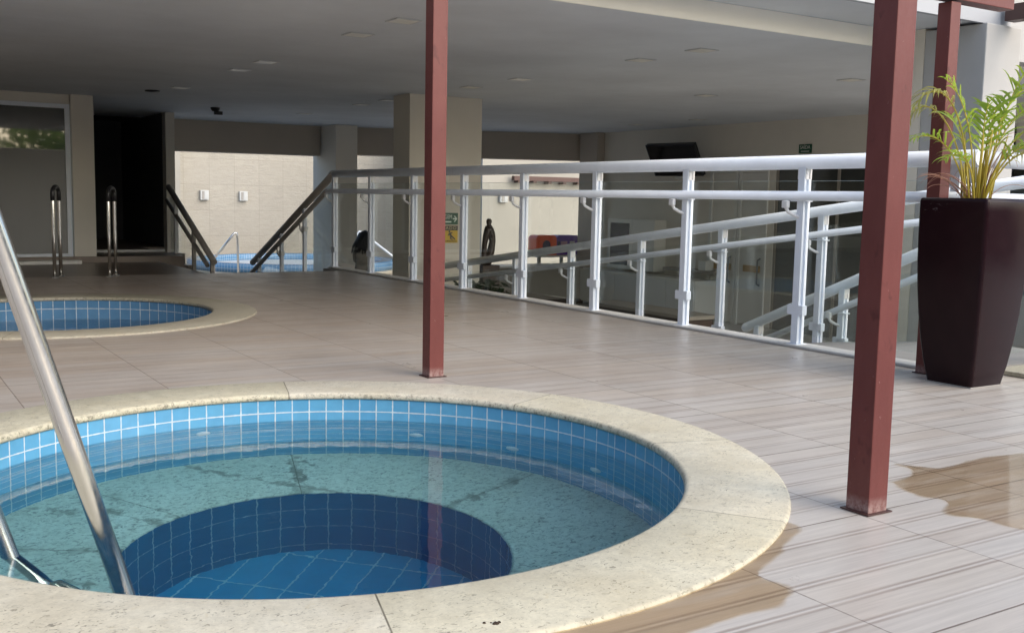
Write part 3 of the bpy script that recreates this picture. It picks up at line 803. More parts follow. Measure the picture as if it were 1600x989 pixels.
# --- lower stair railing
sz = lambda y: -.211 + .434*(7.41 - y)
sr = thing('stair_railing', 'white stair railing with rounded lower end, low behind the ramp railing', 'railing', (7.4, 7, 0))
MB().tube([(0, .43, sz(7.43)), (0, .41, sz(7.41)), (0, -2.2, sz(4.8))], .046, 24, True, [.036, .046, .046]).build('top_rail', M['white'], sr)
MB().tube([(-.05, .36, sz(7.36)-.21), (-.05, -2.2, sz(4.8)-.21)], .030, 20).build('mid_rail', M['white'], sr)
for y in (7.24, 6.23, 5.2): white_post(sr, 0, y-7, sz(y)-1.0, .97, .79, .5)
for y0, y1 in ((6.28, 7.19), (5.25, 6.18)):
    b = MB()
    for dx in (.012, .020): b.face([(dx, y0-7, sz(y0)-.9), (dx, y1-7, sz(y1)-.9), (dx, y1-7, sz(y1)-.12), (dx, y0-7, sz(y0)-.12)])
    b.build('glass_panel', M['glass'], sr)

# --- handrails of the stairs at the far end
hz = lambda y: 1.297 - .4145*(y - 13.655)
hr = thing('stair_handrail', 'dark bronze handrail going down from the corner of the guard railing', 'handrail', (5.64, 15.5, 0))
MB().tube([(0, 13.62-15.5, 1.30), (0, 17.12-15.5, hz(17.12))], .050, 24).build('top_rail', M['shadowed'], hr)
MB().tube([(-.05, 13.75-15.5, hz(13.75)-.20), (-.05, 17.75-15.5, hz(17.75)-.20)], .036, 20).build('mid_rail', M['shadowed'], hr)
for y in (14.727, 15.715, 16.789):
    p_ = MB().box(-.025, .025, -.03, .03, -1.19, hz(y)-.03, .003).build('post', M['white'], hr, (0, y-15.5, 0))
    MB().box(-.03, .03, -.06, .06, -.035, .035, .005).build('glass_clamp', M['whitecap'], p_, (0, 0, hz(y)-.35))
    MB().tube([(-.02, 0, hz(y)-.42), (-.05, .05, hz(y)-.36), (-.06, .06, hz(y)-.26)], .010, 8).build('rail_bracket', M['shadowed'], p_)
for y0, y1 in ((13.7, 14.69), (14.77, 15.67), (15.76, 16.74)):
    b = MB()
    for dx in (.0, .008): b.face([(dx, y0-15.5, hz(y0)-1.2), (dx, y1-15.5, hz(y1)-1.2), (dx, y1-15.5, hz(y1)-.10), (dx, y0-15.5, hz(y0)-.10)])
    b.build('glass_panel', M['glass'], hr)
lz = lambda y: .43*(y - 15.66)
lr = thing('landing_handrail', 'bronze handrail with glass beside the landing of the dark doorway', 'handrail', (4.55, 17, 0))
MB().tube([(0, 15.6-17, lz(15.6)), (0, 18.2-17, lz(18.2))], .047, 20).build('top_rail', M['shadowed'], lr)
MB().tube([(0, 15.95-17, lz(15.95)-.22), (0, 18.35-17, lz(18.35)-.29)], .034, 18).build('mid_rail', M['shadowed'], lr)
for y in (15.70, 16.70, 17.75):
    MB().box(-.028, .028, -.028, .028, -1.19, lz(y)-.03, .003).build('post', M['shadowed'] if y < 17 else M['whitecap'], lr, (0, y-17, 0))
for y0, y1 in ((15.75, 16.65), (16.75, 17.72)):
    b = MB()
    for dx in (.0, .008): b.face([(dx, y0-17, lz(y0)-.9), (dx, y1-17, lz(y1)-.9), (dx, y1-17, lz(y1)-.1), (dx, y0-17, lz(y0)-.1)])
    b.build('glass_panel', M['glass'], lr)
MB().box(-.006, .006, .80, 1.1, -.1, 1.05).build('glass_panel', M['glass'], lr)

# ================================================================== GLASS DOOR
gd = thing('glass_door', 'large dark glass door with white frame at the left', 'door', (1.9, 17.30, -.10))
b = MB(); b.box(.885, .955, -.03, .03, .10, 2.40, .004); b.box(-1.0, -.93, -.03, .03, .10, 2.40, .004)
b.box(-.929, .884, -.03, .03, 2.335, 2.40, .004)
b.build('frame', M['white'], gd)
MB().box(-.929, .884, -.012, .012, .135, 2.334).build('glass_pane', M['doorglass'], gd)
MB().box(-1.0, .955, -.05, .05, .05, .134, .004).build('kick_rail', M['white'], gd)
MB().box(-1.1, 1.0, -.5, .02, -.04, .05, .004).build('sill', M['cabinetgrey'], gd)

# ================================================================== CEILING FITTINGS
NAMES = ['first', 'second', 'third', 'fourth', 'fifth', 'sixth']
proto = None
rows = [('left', 3.93, [8.0, 8.93, 11.42, 12.36, 15.0]),
        ('middle', 6.93, [7.68, 8.6, 10.9, 12.1, 14.6, 15.6, 18.1]),
        ('right', 9.84, [8.35, 10.79]), ('far right', 12.6, [14.0, 15.7])]
NAMES.append('seventh')
for rn, x, yl in rows:
    for i, y in enumerate(yl):
        lab = '%s square ceiling light from the front in the %s row' % (NAMES[i], rn)
        if proto is None:
            proto = thing('ceiling_light', lab, 'ceiling light', (x, y, 2.448), 'recessed square ceiling lights')
            MB().lathe([(.0, -.004), (.0, 0)], seg=3).bm.free()
            b = MB()
            for (a0, a1, b0, b1) in ((-.115, .115, -.115, -.10), (-.115, .115, .10, .115), (-.115, -.10, -.10, .10), (.10, .115, -.10, .10)):
                b.box(a0, a1, b0, b1, -.007, 0)
            b.build('frame', M['lamprim'], proto)
            MB().box(-.0998, .0998, -.0998, .0998, -.006, -.001).build('diffuser', M['lamp'], proto)
        else:
            o = copy_tree(proto); o.location = (x, y, 2.448); tag(o, lab)
def det(name, x, y, label, cat):
    o = thing(name, label, cat, (x, y, 2.449))
    MB().lathe([(0, -.07), (.05, -.065), (.075, -.03), (.08, 0)], seg=24).build('body', M['black'], o)
    MB().box(-.02, .12, -.03, .03, -.12, -.06, .01).build('nozzle', M['black'], o)
    return o
det('ceiling_camera', 5.3, 18.0, 'small black device hanging from the ceiling before the left beam', 'ceiling camera')
o = thing('ceiling_speaker', 'small dark plate on the ceiling beside the last left light', 'ceiling plate', (3.72, 15.7, 2.449))
MB().lathe([(0, -.02), (.10, -.018), (.11, 0)], seg=24).build('plate', M['black'], o)

# ================================================================== HALL FURNISHINGS
# TV on bracket
tv = thing('wall_television', 'black flat television tilted down on a wall bracket', 'television', (13.15, 15.2, 1.80))
mt = Matrix.Rotation(math.radians(10), 4, 'Z') @ Matrix.Rotation(math.radians(-30), 4, 'Y')
MB().box(-.04, .05, -.58, .58, -.33, .33, .012, mt).build('casing', M['black'], tv)
MB().box(-.0435, -.0405, -.55, .55, -.30, .30, 0, mt).build('screen', M['screen'], tv)
MB().box(.05, .48, -.05, .05, -.05, .05, .004).build('wall_bracket', M['screw'], tv)
MB().box(-.03, .02, -.12, .12, -.40, -.34, .01, mt).build('sensor_bar', M['cabinetgrey'], tv)
# exit sign
es_ = thing('exit_sign', 'small green exit sign high on the side wall', 'sign', (13.695, 12.5, 1.945))
MB().box(-.012, 0, -.14, .14, -.075, .075, .002).build('board', M['green_sign'], es_)
text_part('lettering', 'SAÍDA', .085, M['cabinetgrey'], es_, (-.0145, 0, .022), (PI/2, 0, -PI/2), sx=.95)
MB().box(-.0135, -.0122, -.09, .09, -.05, -.035).build('text_line', M['cabinetgrey'], es_)
# signs on the wide column
sg = thing('direction_sign', 'green arrow sign on the wide column', 'sign', (7.30, 13.415, .70))
MB().box(-.19, .19, -.010, 0, -.085, .085, .002).build('board', M['green_sign'], sg)
text_part('lettering', 'GARAGEM', .085, M['sign_text'], sg, (.092, -.0125, .025), (PI/2, 0, 0), 'RIGHT', sx=.72)
MB().box(-.17, .08, -.0118, -.0102, -.055, -.035).build('text_line', M['sign_text'], sg)
b = MB(); arrow = [(.105, -.010), (.146, -.010), (.122, -.045), (.140, -.045), (.176, 0), (.140, .045), (.122, .045), (.146, .010), (.105, .010)]
b.prism(arrow, .0102, .0125, Matrix(((1, 0, 0, 0), (0, 0, -1, 0), (0, 1, 0, 0), (0, 0, 0, 1))))
b.build('arrow', M['sign_text'], sg)
cs = thing('wet_floor_sign', 'yellow and black caution sign below the green arrow sign', 'sign', (7.30, 13.415, .475))
MB().box(-.19, .19, -.010, 0, -.125, .125, .002).build('board', M['yellow_sign'], cs)
MB().box(-.188, .188, -.0118, -.0102, .055, .123).build('header', M['black'], cs)
text_part('lettering', 'CUIDADO', .062, M['sign_cream'], cs, (.165, -.0135, .089), (PI/2, 0, 0), 'RIGHT', sx=1.15, space=1.25)
text_part('lettering', 'PISO MOLHADO', .035, M['black'], cs, (.17, -.0125, -.10), (PI/2, 0, 0), 'RIGHT', sx=.95)
b = MB(); mm = Matrix(((1, 0, 0, .085), (0, 0, -1, 0), (0, 1, 0, -.02), (0, 0, 0, 1)))
b.prism([(.0+.016*math.cos(2*PI*k/12) - .035, .058 + .016*math.sin(2*PI*k/12)) for k in range(12)], .0102, .0122, mm)
for seg in (((-.035, .035), (-.005, -.005), .018), ((-.005, -.005), (.03, -.03), .013), ((.03, -.03), (.06, -.055), .011), ((-.005, -.005), (-.02, -.04), .012),
            ((-.02, -.04), (.02, -.06), .010), ((-.03, .03), (.015, .045), .009), ((-.035, .03), (-.06, .0), .009)):
    (xa, za), (xb, zb_), wd = seg; d = Vector((xb-xa, zb_-za)).normalized(); nrm = Vector((-d.y, d.x))*wd
    b.prism([(xa+nrm.x, za+nrm.y), (xa-nrm.x, za-nrm.y), (xb-nrm.x*.8, zb_-nrm.y*.8), (xb+nrm.x*.8, zb_+nrm.y*.8)], .0102, .0122+random.random()*.0006, mm)
b.build('pictogram', M['black'], cs)

# wall cabinet with dark glass door
cb = thing('wall_cabinet', 'beige wall cabinet with one dark glass door', 'cabinet', (13.42, 16.75, .12))
MB().box(-.0, .28, -.73, .78, -.5, .52, .004).build('carcass', M['cabinet'], cb)
MB().box(-.022, -.001, -.728, -.03, -.49, .515, .003).build('door', M['cabinet'], cb)
d2 = MB()
for a0, a1, c0, c1 in ((-.02, .06, -.49, .515), (.70, .778, -.49, .515), (.06, .70, .44, .515), (.06, .70, -.49, -.42)): d2.box(-.022, -.001, a0, a1, c0, c1, .002)
d2 = d2.build('door', M['cabinet'], cb)
MB().box(-.014, -.006, .06, .70, -.42, .44).build('glass_pane', M['screen'], d2)
# second low shelf on the side wall
o = thing('wall_shelf', 'dark wall shelf right of the beige cabinet', 'shelf', (13.45, 15.2, -.28))
MB().box(0, .25, -.85, .6, -.04, .02, .003).build('board', M['counter'], o)
MB().box(.02, .24, -.6, -.4, .021, .20, .004).build('box', M['cabinetgrey'], o)
# base units along the side wall
bu = thing('base_units', 'row of light grey base units along the side wall', 'base units', (13.15, 16.4, ZL))
MB().box(0, .54, -1.9, 2.1, .08, .72, .004).build('carcass', M['cabinetgrey'], bu)
for i in range(5):
    MB().box(-.02, -.001, -1.88+.8*i, -1.1+.8*i, .10, .71, .003).build('door', M['cabinetgrey'], bu)
MB().box(-.03, .54, -1.92, 2.12, .722, .76, .004).build('worktop', M['cabinet'], bu)
# bar counter
bc = thing('bar_counter', 'dark taupe bar counter with a pale rounded top', 'counter', (11.7, 18.1, ZL))
MB().box(-1.45, 1.5, 0, .25, 0, .80, .004).build('front_panel', M['counter'], bc)
pts = [(-.9 + .35*math.cos(a), .22 + .35*math.sin(a)) for a in [PI/2 + PI*k/10 for k in range(11)]] + [(1.3, -.13), (1.3, .57)]
MB().prism(pts, .802, .84).build('top', M['worktop'], bc)
MB().box(-1.45, 1.5, -.02, -.001, .0, .12, .002).build('plinth', M['darkwood'], bc)
# table with toys
tb = thing('white_table', 'white topped table against the far corner of the hall', 'table', (13.05, 19.15, ZL))
MB().box(-.55, .62, -.35, .42, .96, 1.0, .006).build('tabletop', M['worktop'], tb)
for sx_ in (-.48, .55):
    for sy2 in (-.28, .35): MB().box(sx_-.03, sx_+.03, sy2-.03, sy2+.03, 0, .958, .003).build('leg', M['counter'], tb)
def toy(name, label, x0, x1, m, loc):
    o = thing(name, label, 'toy box', loc)
    b = MB(); r = .09; w_ = (x1-x0)/2; h_ = .43; pts = []
    pts += [(-w_, 0), (w_, 0)]
    for k in range(7): a = PI/2*k/6; pts.append((w_-r+r*math.cos(a), h_-r+r*math.sin(a)))
    for k in range(7): a = PI/2+PI/2*k/6; pts.append((-w_+r+r*math.cos(a), h_-r+r*math.sin(a)))
    b.prism(pts, -.16, .16, Matrix(((1, 0, 0, 0), (0, 0, 1, 0), (0, 1, 0, 0), (0, 0, 0, 1))))
    b.build('shell', M[m], o)
    return o
MZ = Matrix(((1, 0, 0, 0), (0, 0, -1, 0), (0, 1, 0, 0), (0, 0, 0, 1)))
t1 = toy('toy_box', 'orange rounded toy box with a dark arched front', -.27, .27, 'orange', (12.84, 19.15, ZL+1.0))
b = MB(); b.prism([(-.10, .12), (.10, .12)] + [(.10*math.cos(a), .22 + .10*math.sin(a)) for a in [PI*k/10 for k in range(11)]], .161, .172, MZ); b.build('arch', M['navy'], t1)
MB().box(-.08, .08, -.185, -.161, .03, .118, .004).build('front_block', M['tan'], t1)
t2 = toy('toy_box', 'violet rounded toy box with pale pink panels', -.31, .31, 'purple', (13.42, 19.15, ZL+1.0))
for xa, xb, mm_ in ((-.20, -.03, 'pinkish'), (.04, .17, 'worktop'), (-.29, -.22, 'navy')): MB().box(xa, xb, -.172, -.161, .06, .30, .004).build('panel', M[mm_], t2)
# sculpture on pedestal beside the column
sc = thing('wood_sculpture', 'dark wooden sculpture with a looped body beside the wide column', 'sculpture', (8.95, 15.0, ZL))
ped = MB().box(-.17, .16, -.15, .15, 0, 1.10, .006).build('pedestal', M['darkwood'], sc)
b = MB()
b.tube([(-.02, 0, 1.10), (.03, 0, 1.22), (.075, 0, 1.36), (.095, 0, 1.50), (.085, 0, 1.60), (.05, 0, 1.68), (.02, 0, 1.74)], .045, 14, True, [.08, .075, .062, .056, .06, .065, .055])
b.tube([(-.05, 0, 1.08), (-.06, 0, 1.20), (-.062, 0, 1.32), (-.055, 0, 1.45), (-.03, 0, 1.58), (.005, 0, 1.68), (.02, 0, 1.74)], .04, 14, True, [.06, .055, .045, .045, .055, .065, .055])
b.tube([(.02, 0, 1.70), (.022, 0, 1.77), (.026, 0, 1.83), (.024, 0, 1.87)], .04, 12, True, [.035, .036, .05, .03])
b.build('figure', M['darkwood'], sc)
# doors in the side wall
def hall_door(y0, y1, label, m, bar=True):
    o = thing('hall_door', label, 'door', (13.72, (y0+y1)/2, ZL))
    w_ = (y1-y0)/2
    b = MB(); b.box(-.05, .05, -w_, -w_+.07, 0, 2.84, .003); b.box(-.05, .05, w_-.07, w_, 0, 2.84, .003); b.box(-.05, .05, -w_+.07, w_-.07, 2.76, 2.84, .003)
    b.build('frame', M['cabinetgrey'], o)
    MB().box(-.02, .02, -w_+.071, w_-.071, .02, 2.755, .003).build('leaf', M[m], o)
    if bar:
        MB().box(-.06, -.03, -w_+.12, w_-.2, .98, 1.10, .004).build('push_bar', M['tan'], o)
        hb = MB().tube([(-.03, -w_+.13, .75), (-.09, -w_+.13, .78), (-.09, -w_+.13, 1.20), (-.03, -w_+.13, 1.23)], .015, 10); hb.build('handle', M['screw'], o)
    return o
hall_door(13.30, 14.02, 'grey green glazed hall door with handle beside the dark opening', 'cabinetgrey', True)
hall_door(14.04, 14.78, 'grey beige hall door left of the door with the handle', 'cabinet', True)
dk = thing('dark_opening', 'dark glazed opening in the side wall behind the ramp railing', 'glazing', (13.75, 11.1, ZL))
MB().box(-.02, .02, -2.04, 2.04, 0, 2.85).build('pane', M['doorglass'], dk)
b = MB()
for y in (-2.04, -.70, .65, 2.0): b.box(-.04, .04, y, y+.05, 0, 2.855)
b.build('mullions', M['counter'], dk)
bd = thing('black_door', 'black door at the far right behind the palm', 'door', (13.69, 9.0, ZL))
MB().box(-.03, 0, -.30, .30, .5, 3.33, .004).build('leaf', M['black'], bd)
MB().tube([(-.03, -.2, 1.6), (-.08, -.2, 1.6), (-.08, -.2, 1.9), (-.03, -.2, 1.9)], .012, 8).build('handle', M['screw'], bd)
# bench low in the hall
be = thing('wood_bench', 'long dark wooden bench behind the guard railing glass', 'bench', (11.0, 13.5, ZL))
MB().box(-.3, .3, -1.6, 1.0, .42, .48, .006).build('seat', M['counter'], be)
MB().box(-.26, -.20, -1.5, .9, .25, .42, .004).build('apron', M['darkwood'], be)
for y in (-1.5, -.3, .9): MB().box(-.25, .25, y-.04, y+.04, 0, .418, .004).build('leg', M['darkwood'], be)

# dark foliage by the column foot
def leaf_mass(nm, c, rad, n, size, m, parent, seed=1, flat=.7):
    rnd = random.Random(seed); b = MB()
    for i in range(n):
        d = Vector((rnd.gauss(0, 1), rnd.gauss(0, 1), rnd.gauss(0, 1))).normalized() * (rnd.random()**.45)
        p = Vector((c[0]+d.x*rad[0], c[1]+d.y*rad[1], c[2]+d.z*rad[2]))
        u = Vector((rnd.gauss(0, 1), rnd.gauss(0, 1), rnd.gauss(0, flat))).normalized()
        v = u.cross(Vector((rnd.gauss(0, 1), rnd.gauss(0, 1), rnd.gauss(0, 1)))).normalized()
        s_ = size*rnd.uniform(.6, 1.4)
        b.face([p - u*s_, p + v*s_*.4, p + u*s_, p - v*s_*.4])
    return b.build(nm, m, parent, None, False)
sh = thing('potted_shrub', 'dark leafy shrub in a black trough at the foot of the wide column', 'plant', (7.55, 12.95, ZL))
MB().box(-.70, .75, -.22, .22, 0, .60, .01).build('trough', M['black'], sh)
leaf_mass('foliage', (.0, 0, .82), (.62, .2, .24), 420, .06, M['leafdark'], sh, 3)
for k in range(7):
    MB().tube([(-.6+.2*k, 0, .55), (-.6+.2*k+random.uniform(-.1, .1), random.uniform(-.1, .1), .85)], .012, 6).build('stem', M['bark'], sh)

# ================================================================== YARD
proto = None
for i, (x, z, y, lab) in enumerate([(9.32, .94, 32.98, 'left of the two white box lamps on the stone wall'), (10.56, .93, 32.98, 'white box lamp on the stone wall nearest the bronze handrail'),
                                (16.6, 1.05, 26.98, 'small white lamp on the plain yard wall under the red beam'), (14.9, .86, 32.0, None)]):
    if lab is None: continue
    if proto is None:
        proto = o = thing('wall_lamp', lab, 'wall lamp', (x, y, z), 'wall lamps in the yard')
        MB().box(-.13, .13, -.10, 0, -.15, .15, .012).build('housing', M['lamphouse'], o)
        MB().box(-.085, -.01, -.112, -.101, -.12, .12, .003).build('louvre', M['concrete'], o)
        MB().box(.005, .085, -.112, -.101, -.12, .12, .003).build('louvre', M['lamphouse'], o)
    else:
        o = copy_tree(proto); o.location = (x, y, z); tag(o, lab)
o = thing('yard_beam', 'dark red beam with short brackets on the plain yard wall', 'beam', (18.2, 26.8, 1.62))
MB().box(-1.35, 2.0, -.08, .08, -.06, .08, .006).build('bar', M['reddark'], o)
for k in range(6): MB().box(-1.2+.55*k, -1.08+.55*k, -.06, .19, -.13, -.061, .004).build('bracket', M['reddark'], o)
h1 = thing('pool_handrail', 'chrome handrail of the yard pool near the bronze handrail', 'handrail', (8.45, 27, ZL))
MB().tube([(-.55, 0, .55), (-.08, 0, 1.13), (-.03, 0, 1.18), (.02, 0, 1.17), (.04, 0, 1.10), (.06, 0, 0)], .03, 12).build('tube', M['steel'], h1)
MB().lathe([(0, .03), (.03, .03), (.07, .01), (.07, 0)], seg=16).build('floor_flange', M['steel'], h1, (.06, 0, .001))
MB().tube([(-.55, 0, .55), (-.58, 0, .48), (-.58, 0, 0)], .03, 12).build('tube', M['steel'], h1)
h2 = thing('pool_handrail', 'white sloping handrail of the yard pool beside the person', 'handrail', (12.5, 27, ZL))
MB().tube([(-.62, 0, 0), (-.62, 0, 1.15), (-.55, 0, 1.22), (-.47, 0, 1.185), (.9, 0, .22), (.95, 0, .15), (.95, 0, 0)], .035, 12).build('tube', M['white'], h2)

# ================================================================== PERSON (bending, seen from behind and the side)
def build_person():
    V = []; E = []; Rr = []
    def add(p, r, par=None):
        V.append(p); Rr.append(r); i = len(V)-1
        if par is not None: E.append((par, i))
        return i
    # local frame: +x = picture right, bending slightly to +x
    pel = add((.0, 0, .80), (.155, .12)); sp1 = add((.0, 0, .93), (.13, .10), pel); sp2 = add((.0, 0, 1.05), (.135, .105), sp1)
    ch = add((.01, .0, 1.17), (.155, .11), sp2); nk = add((.04, .03, 1.27), (.055, .055), ch); hd0 = add((.06, .06, 1.32), (.075, .08), nk)
    hd1 = add((.075, .08, 1.40), (.09, .10), hd0); hd2 = add((.08, .09, 1.46), (.06, .065), hd1)
    for s_ in (-1, 1):
        h = add((.085*s_, 0, .72), (.095, .09), pel); kx = add((.09*s_, .03, .43), (.06, .06), h)
        an = add((.09*s_, 0, .09), (.04, .04), kx); add((.095*s_, .10, .03), (.035, .03), an)
        sh_ = add((.01+.155*s_, .01, 1.18), (.052, .052), ch); el = add((.02+.17*s_, .06, .95), (.040, .040), sh_)
        wr = add((.03+.11*s_, .20, .86), (.028, .028), el); pm = add((.03+.09*s_, .255, .85), (.032, .02), wr)
        for k in range(4):
            f1 = add((.03+.09*s_+(k-1.5)*.02, .30, .835), (.009, .009), pm); add((.03+.09*s_+(k-1.5)*.021, .325, .81), (.008, .008), f1)
        th = add((.03+.09*s_-.04*s_, .275, .85), (.010, .010), pm); add((.03+.09*s_-.055*s_, .295, .84), (.009, .009), th)
    me = bpy.data.meshes.new('person'); me.from_pydata(V, E, [])
    tmp = bpy.data.objects.new('person_tmp', me); C.objects.link(tmp)
    md = tmp.modifiers.new('skin', 'SKIN')
    lay = me.skin_vertices[0].data if me.skin_vertices else None
    if lay is None:
        bpy.context.view_layer.update()
    if not me.skin_vertices:
        bm = bmesh.new(); bm.from_mesh(me); bm.verts.layers.skin.verify(); bm.to_mesh(me); bm.free()
    for i, sv in enumerate(me.skin_vertices[0].data):
        sv.radius = Rr[i]; sv.use_root = (i == 0)
    ss = tmp.modifiers.new('sub', 'SUBSURF'); ss.levels = 2; ss.render_levels = 2
    dg = bpy.context.evaluated_depsgraph_get(); dg.update()
    m2 = bpy.data.meshes.new_from_object(tmp.evaluated_get(dg))
    bpy.data.objects.remove(tmp)
    m2.materials.clear()
    for k in ('skin', 'dress', 'trousers'): m2.materials.append(M[k])
    for p in m2.polygons:
        c = p.center; p.use_smooth = True
        p.material_index = 0
        if c.y < .15 and .66 < c.z < 1.27: p.material_index = 1
        elif c.z <= .66 and c.z > .10: p.material_index = 2
    o = bpy.data.objects.new('person', m2); C.objects.link(o)
    return o
per = build_person()
per.location = (8.47, 19.0, ZL); per.rotation_euler = (0, 0, -.42)
tag(per, 'person in grey top with long black hair standing behind the glass railing', 'person')
b = MB(); rnd = random.Random(5)
for k in range(110):
    a = rnd.uniform(0, 2*PI)
    cx_, cy2 = math.cos(a), math.sin(a)
    if cy2 > .75 and rnd.random() < .7: continue
    top = Vector((.07, .075, 1.505)); r1 = Vector((.07+.085*cx_, .075+.09*cy2, 1.45)); r2 = Vector((.06+.12*cx_, .05+.11*cy2, 1.33))
    fall = rnd.uniform(.16, .30); drift = rnd.uniform(-.09, .02)
    pts = [top, r1, r2, r2 + Vector((drift*.5 + .02*cx_, -.02, -fall*.6)), r2 + Vector((drift + .01*cx_, -.03, -fall))]
    b.tube(pts, .02, 6, True, [.014, .026, .028, .018, .003])
hr_ = b.build('hair', M['hair'], per); hr_.scale = (1.22, 1.05, 1.0); hr_.location = (-.03, 0, .02)

# ================================================================== PLANTER + PALM
pl = thing('tall_planter', 'tall dark glazed square planter at the right', 'planter', (5.38, 3.635, 0))
prof = [(0.0, .142), (.008, .146), (.12, .166), (.25, .183), (.40, .197), (.55, .207), (.70, .213), (.85, .2155), (.98, .216), (1.035, .216), (1.05, .2135), (1.056, .207)]
b = MB()
def ring(h, s, rcf=.022):
    pts = []; r = min(rcf, s*.3)
    for cx_, cy2, a0 in ((1, 1, 0), (-1, 1, PI/2), (-1, -1, PI), (1, -1, 3*PI/2)):
        for k in range(5):
            a = a0 + PI/2*k/4
            pts.append((cx_*(s-r) + r*math.cos(a), cy2*(s-r) + r*math.sin(a), h))
    return [b.bm.verts.new(p) for p in pts]
rings = [ring(h, s) for h, s in prof] + [ring(1.056, .190, .018), ring(1.045, .184, .018), ring(.98, .182, .018)]
for i in range(len(rings)-1):
    A, B = rings[i], rings[i+1]
    for k in range(len(A)):
        f = b.bm.faces.new((A[k], A[(k+1) % len(A)], B[(k+1) % len(A)], B[k])); f.smooth = True
b.bm.faces.new(rings[0][::-1])
b.build('pot', M['planter'], pl, None, False)
MB().box(-.181, .181, -.181, .181, .93, .985).build('soil', M['soil'], pl)
MB().box(-.147, .147, -.147, .147, .0012, .007).build('foot', M['concrete'], pl)

palm = thing('potted_palm', 'green areca palm with yellow canes growing in the tall planter', 'palm', (5.36, 3.63, .985))
Rh = Vector((cy_, -sy_, 0)); Dh = Vector((sy_, cy_, 0))
def L3(dx, dd, dz): return Rh*dx + Dh*dd + Vector((0, 0, dz))
rnd = random.Random(11)
canes = MB()
# fronds: list of control points (picture right, depth, up) in metres from the pot mouth
def bez(P, n):
    out_ = []
    for i in range(n+1):
        u = i/n; k = len(P)-1; pt = Vector((0, 0, 0))
        for j, q in enumerate(P):
            pt += q*(math.comb(k, j)*(u**j)*((1-u)**(k-j)))
        out_.append(pt)
    return out_
def frond(P, start, nl, ll, m, droop=.5, wd=.011, seed=0, hang=0.0):
    rn = random.Random(seed)
    pts = bez(P, 26)
    n = len(pts)
    canes.tube(pts, .006, 7, True, [.0055*(1-.8*i/n)+.0007 for i in range(n)])
    b = MB()
    for i in range(nl):
        u = start + (1-start)*(i+.5)/nl; idx = min(n-2, int(u*(n-1))); fr = u*(n-1)-idx
        p = pts[idx].lerp(pts[idx+1], fr); d = (pts[idx+1]-pts[idx]).normalized()
        side = d.cross(Vector((0, 0, 1)))
        if side.length < .1: side = Rh.copy()
        side.normalize(); up = side.cross(d).normalized()
        prof_ = math.sin(PI*min(1, (u-start)/(1-start)*.86+.14))**.6
        for s_ in (-1, 1):
            L = ll*(prof_*.9+.1)*rn.uniform(.8, 1.12)
            dirv = (side*s_*rn.uniform(.6, 1.0) + d*rn.uniform(.45, .95) + up*rn.uniform(0, .5)).normalized()
            segs = 5; prev = None; q = p.copy(); wv = dirv.cross(up).normalized()
            wv = (wv + up*rn.uniform(-.5, .5)).normalized()
            for k in range(segs+1):
                t_ = k/segs; wdt = wd*rn.uniform(.95, 1.05)*(1-(2*t_-.7)**2*.4)*(1-t_**4)
                a_ = b.bm.verts.new(q + wv*wdt); c_ = b.bm.verts.new(q - wv*wdt)
                if prev:
                    f = b.bm.faces.new((prev[0], prev[1], c_, a_)); f.smooth = True
                prev = (a_, c_)
                dirv = (dirv + Vector((0, 0, -droop*t_*.75 - hang*.2))).normalized(); q = q + dirv*(L/segs)
    b.build('frond', M[m], palm, None, False)
def FR(ctrl, *a, **k): frond([L3(*c) for c in ctrl], *a, **k)
W = .0062
FR([(-.03, 0, 0), (-.05, 0, .30), (-.09, .02, .60), (-.18, .04, .76), (-.32, .02, .68), (-.38, 0, .56)], .45, 15, .19, 'frondpale', .9, W, seed=1, hang=.3)
FR([(-.02, .03, 0), (-.05, .05, .28), (-.12, .09, .55), (-.22, .12, .66), (-.33, .12, .60), (-.36, .1, .50)], .45, 12, .16, 'frondpale', .9, W*.8, seed=21, hang=.5)
FR([(-.03, .02, 0), (-.06, .02, .22), (-.15, 0, .40), (-.28, -.03, .46), (-.41, -.05, .38)], .42, 11, .17, 'frond', .7, W, seed=2, hang=.1)
FR([(-.01, 0, 0), (-.02, -.02, .28), (-.05, 0, .50), (-.10, .02, .66), (-.20, .03, .74)], .35, 11, .19, 'frond', .6, W*1.2, seed=3)
FR([(.0, 0, 0), (.01, -.01, .22), (.03, 0, .40), (.02, .02, .54), (.06, .02, .62)], .40, 10, .18, 'frond', .4, W*1.2, seed=4)
FR([(.02, 0, 0), (.05, 0, .28), (.10, .02, .52), (.17, .04, .68), (.28, .05, .74), (.38, .05, .68)], .40, 14, .20, 'frond', .7, W*1.2, seed=5)
FR([(.03, -.02, 0), (.08, -.03, .26), (.15, -.05, .44), (.28, -.08, .54), (.42, -.1, .46)], .35, 14, .20, 'frond', .9, W*1.3, seed=6, hang=.3)
FR([(.04, .02, 0), (.09, .03, .25), (.18, .03, .40), (.30, .02, .42), (.40, 0, .32)], .35, 12, .19, 'frond', .9, W*1.3, seed=7, hang=.4)
FR([(.03, 0, 0), (.10, .05, .30), (.16, .08, .54), (.23, .10, .76), (.32, .1, .82)], .4, 11, .19, 'frond', .5, W*1.2, seed=8)
FR([(0, .03, 0), (-.02, .08, .28), (-.03, .14, .46), (-.06, .22, .56), (-.08, .28, .54)], .4, 9, .17, 'frond', .6, W*1.1, seed=9)
FR([(.02, .02, 0), (.05, .04, .26), (.08, .06, .46), (.10, .08, .58), (.17, .1, .64)], .4, 10, .18, 'frond', .5, W*1.2, seed=10)
FR([(.03, 0, 0), (.09, -.02, .2), (.16, -.04, .33), (.25, -.05, .36), (.34, -.05, .30)], .4, 10, .17, 'frondpale', .9, W*1.1, seed=12, hang=.3)
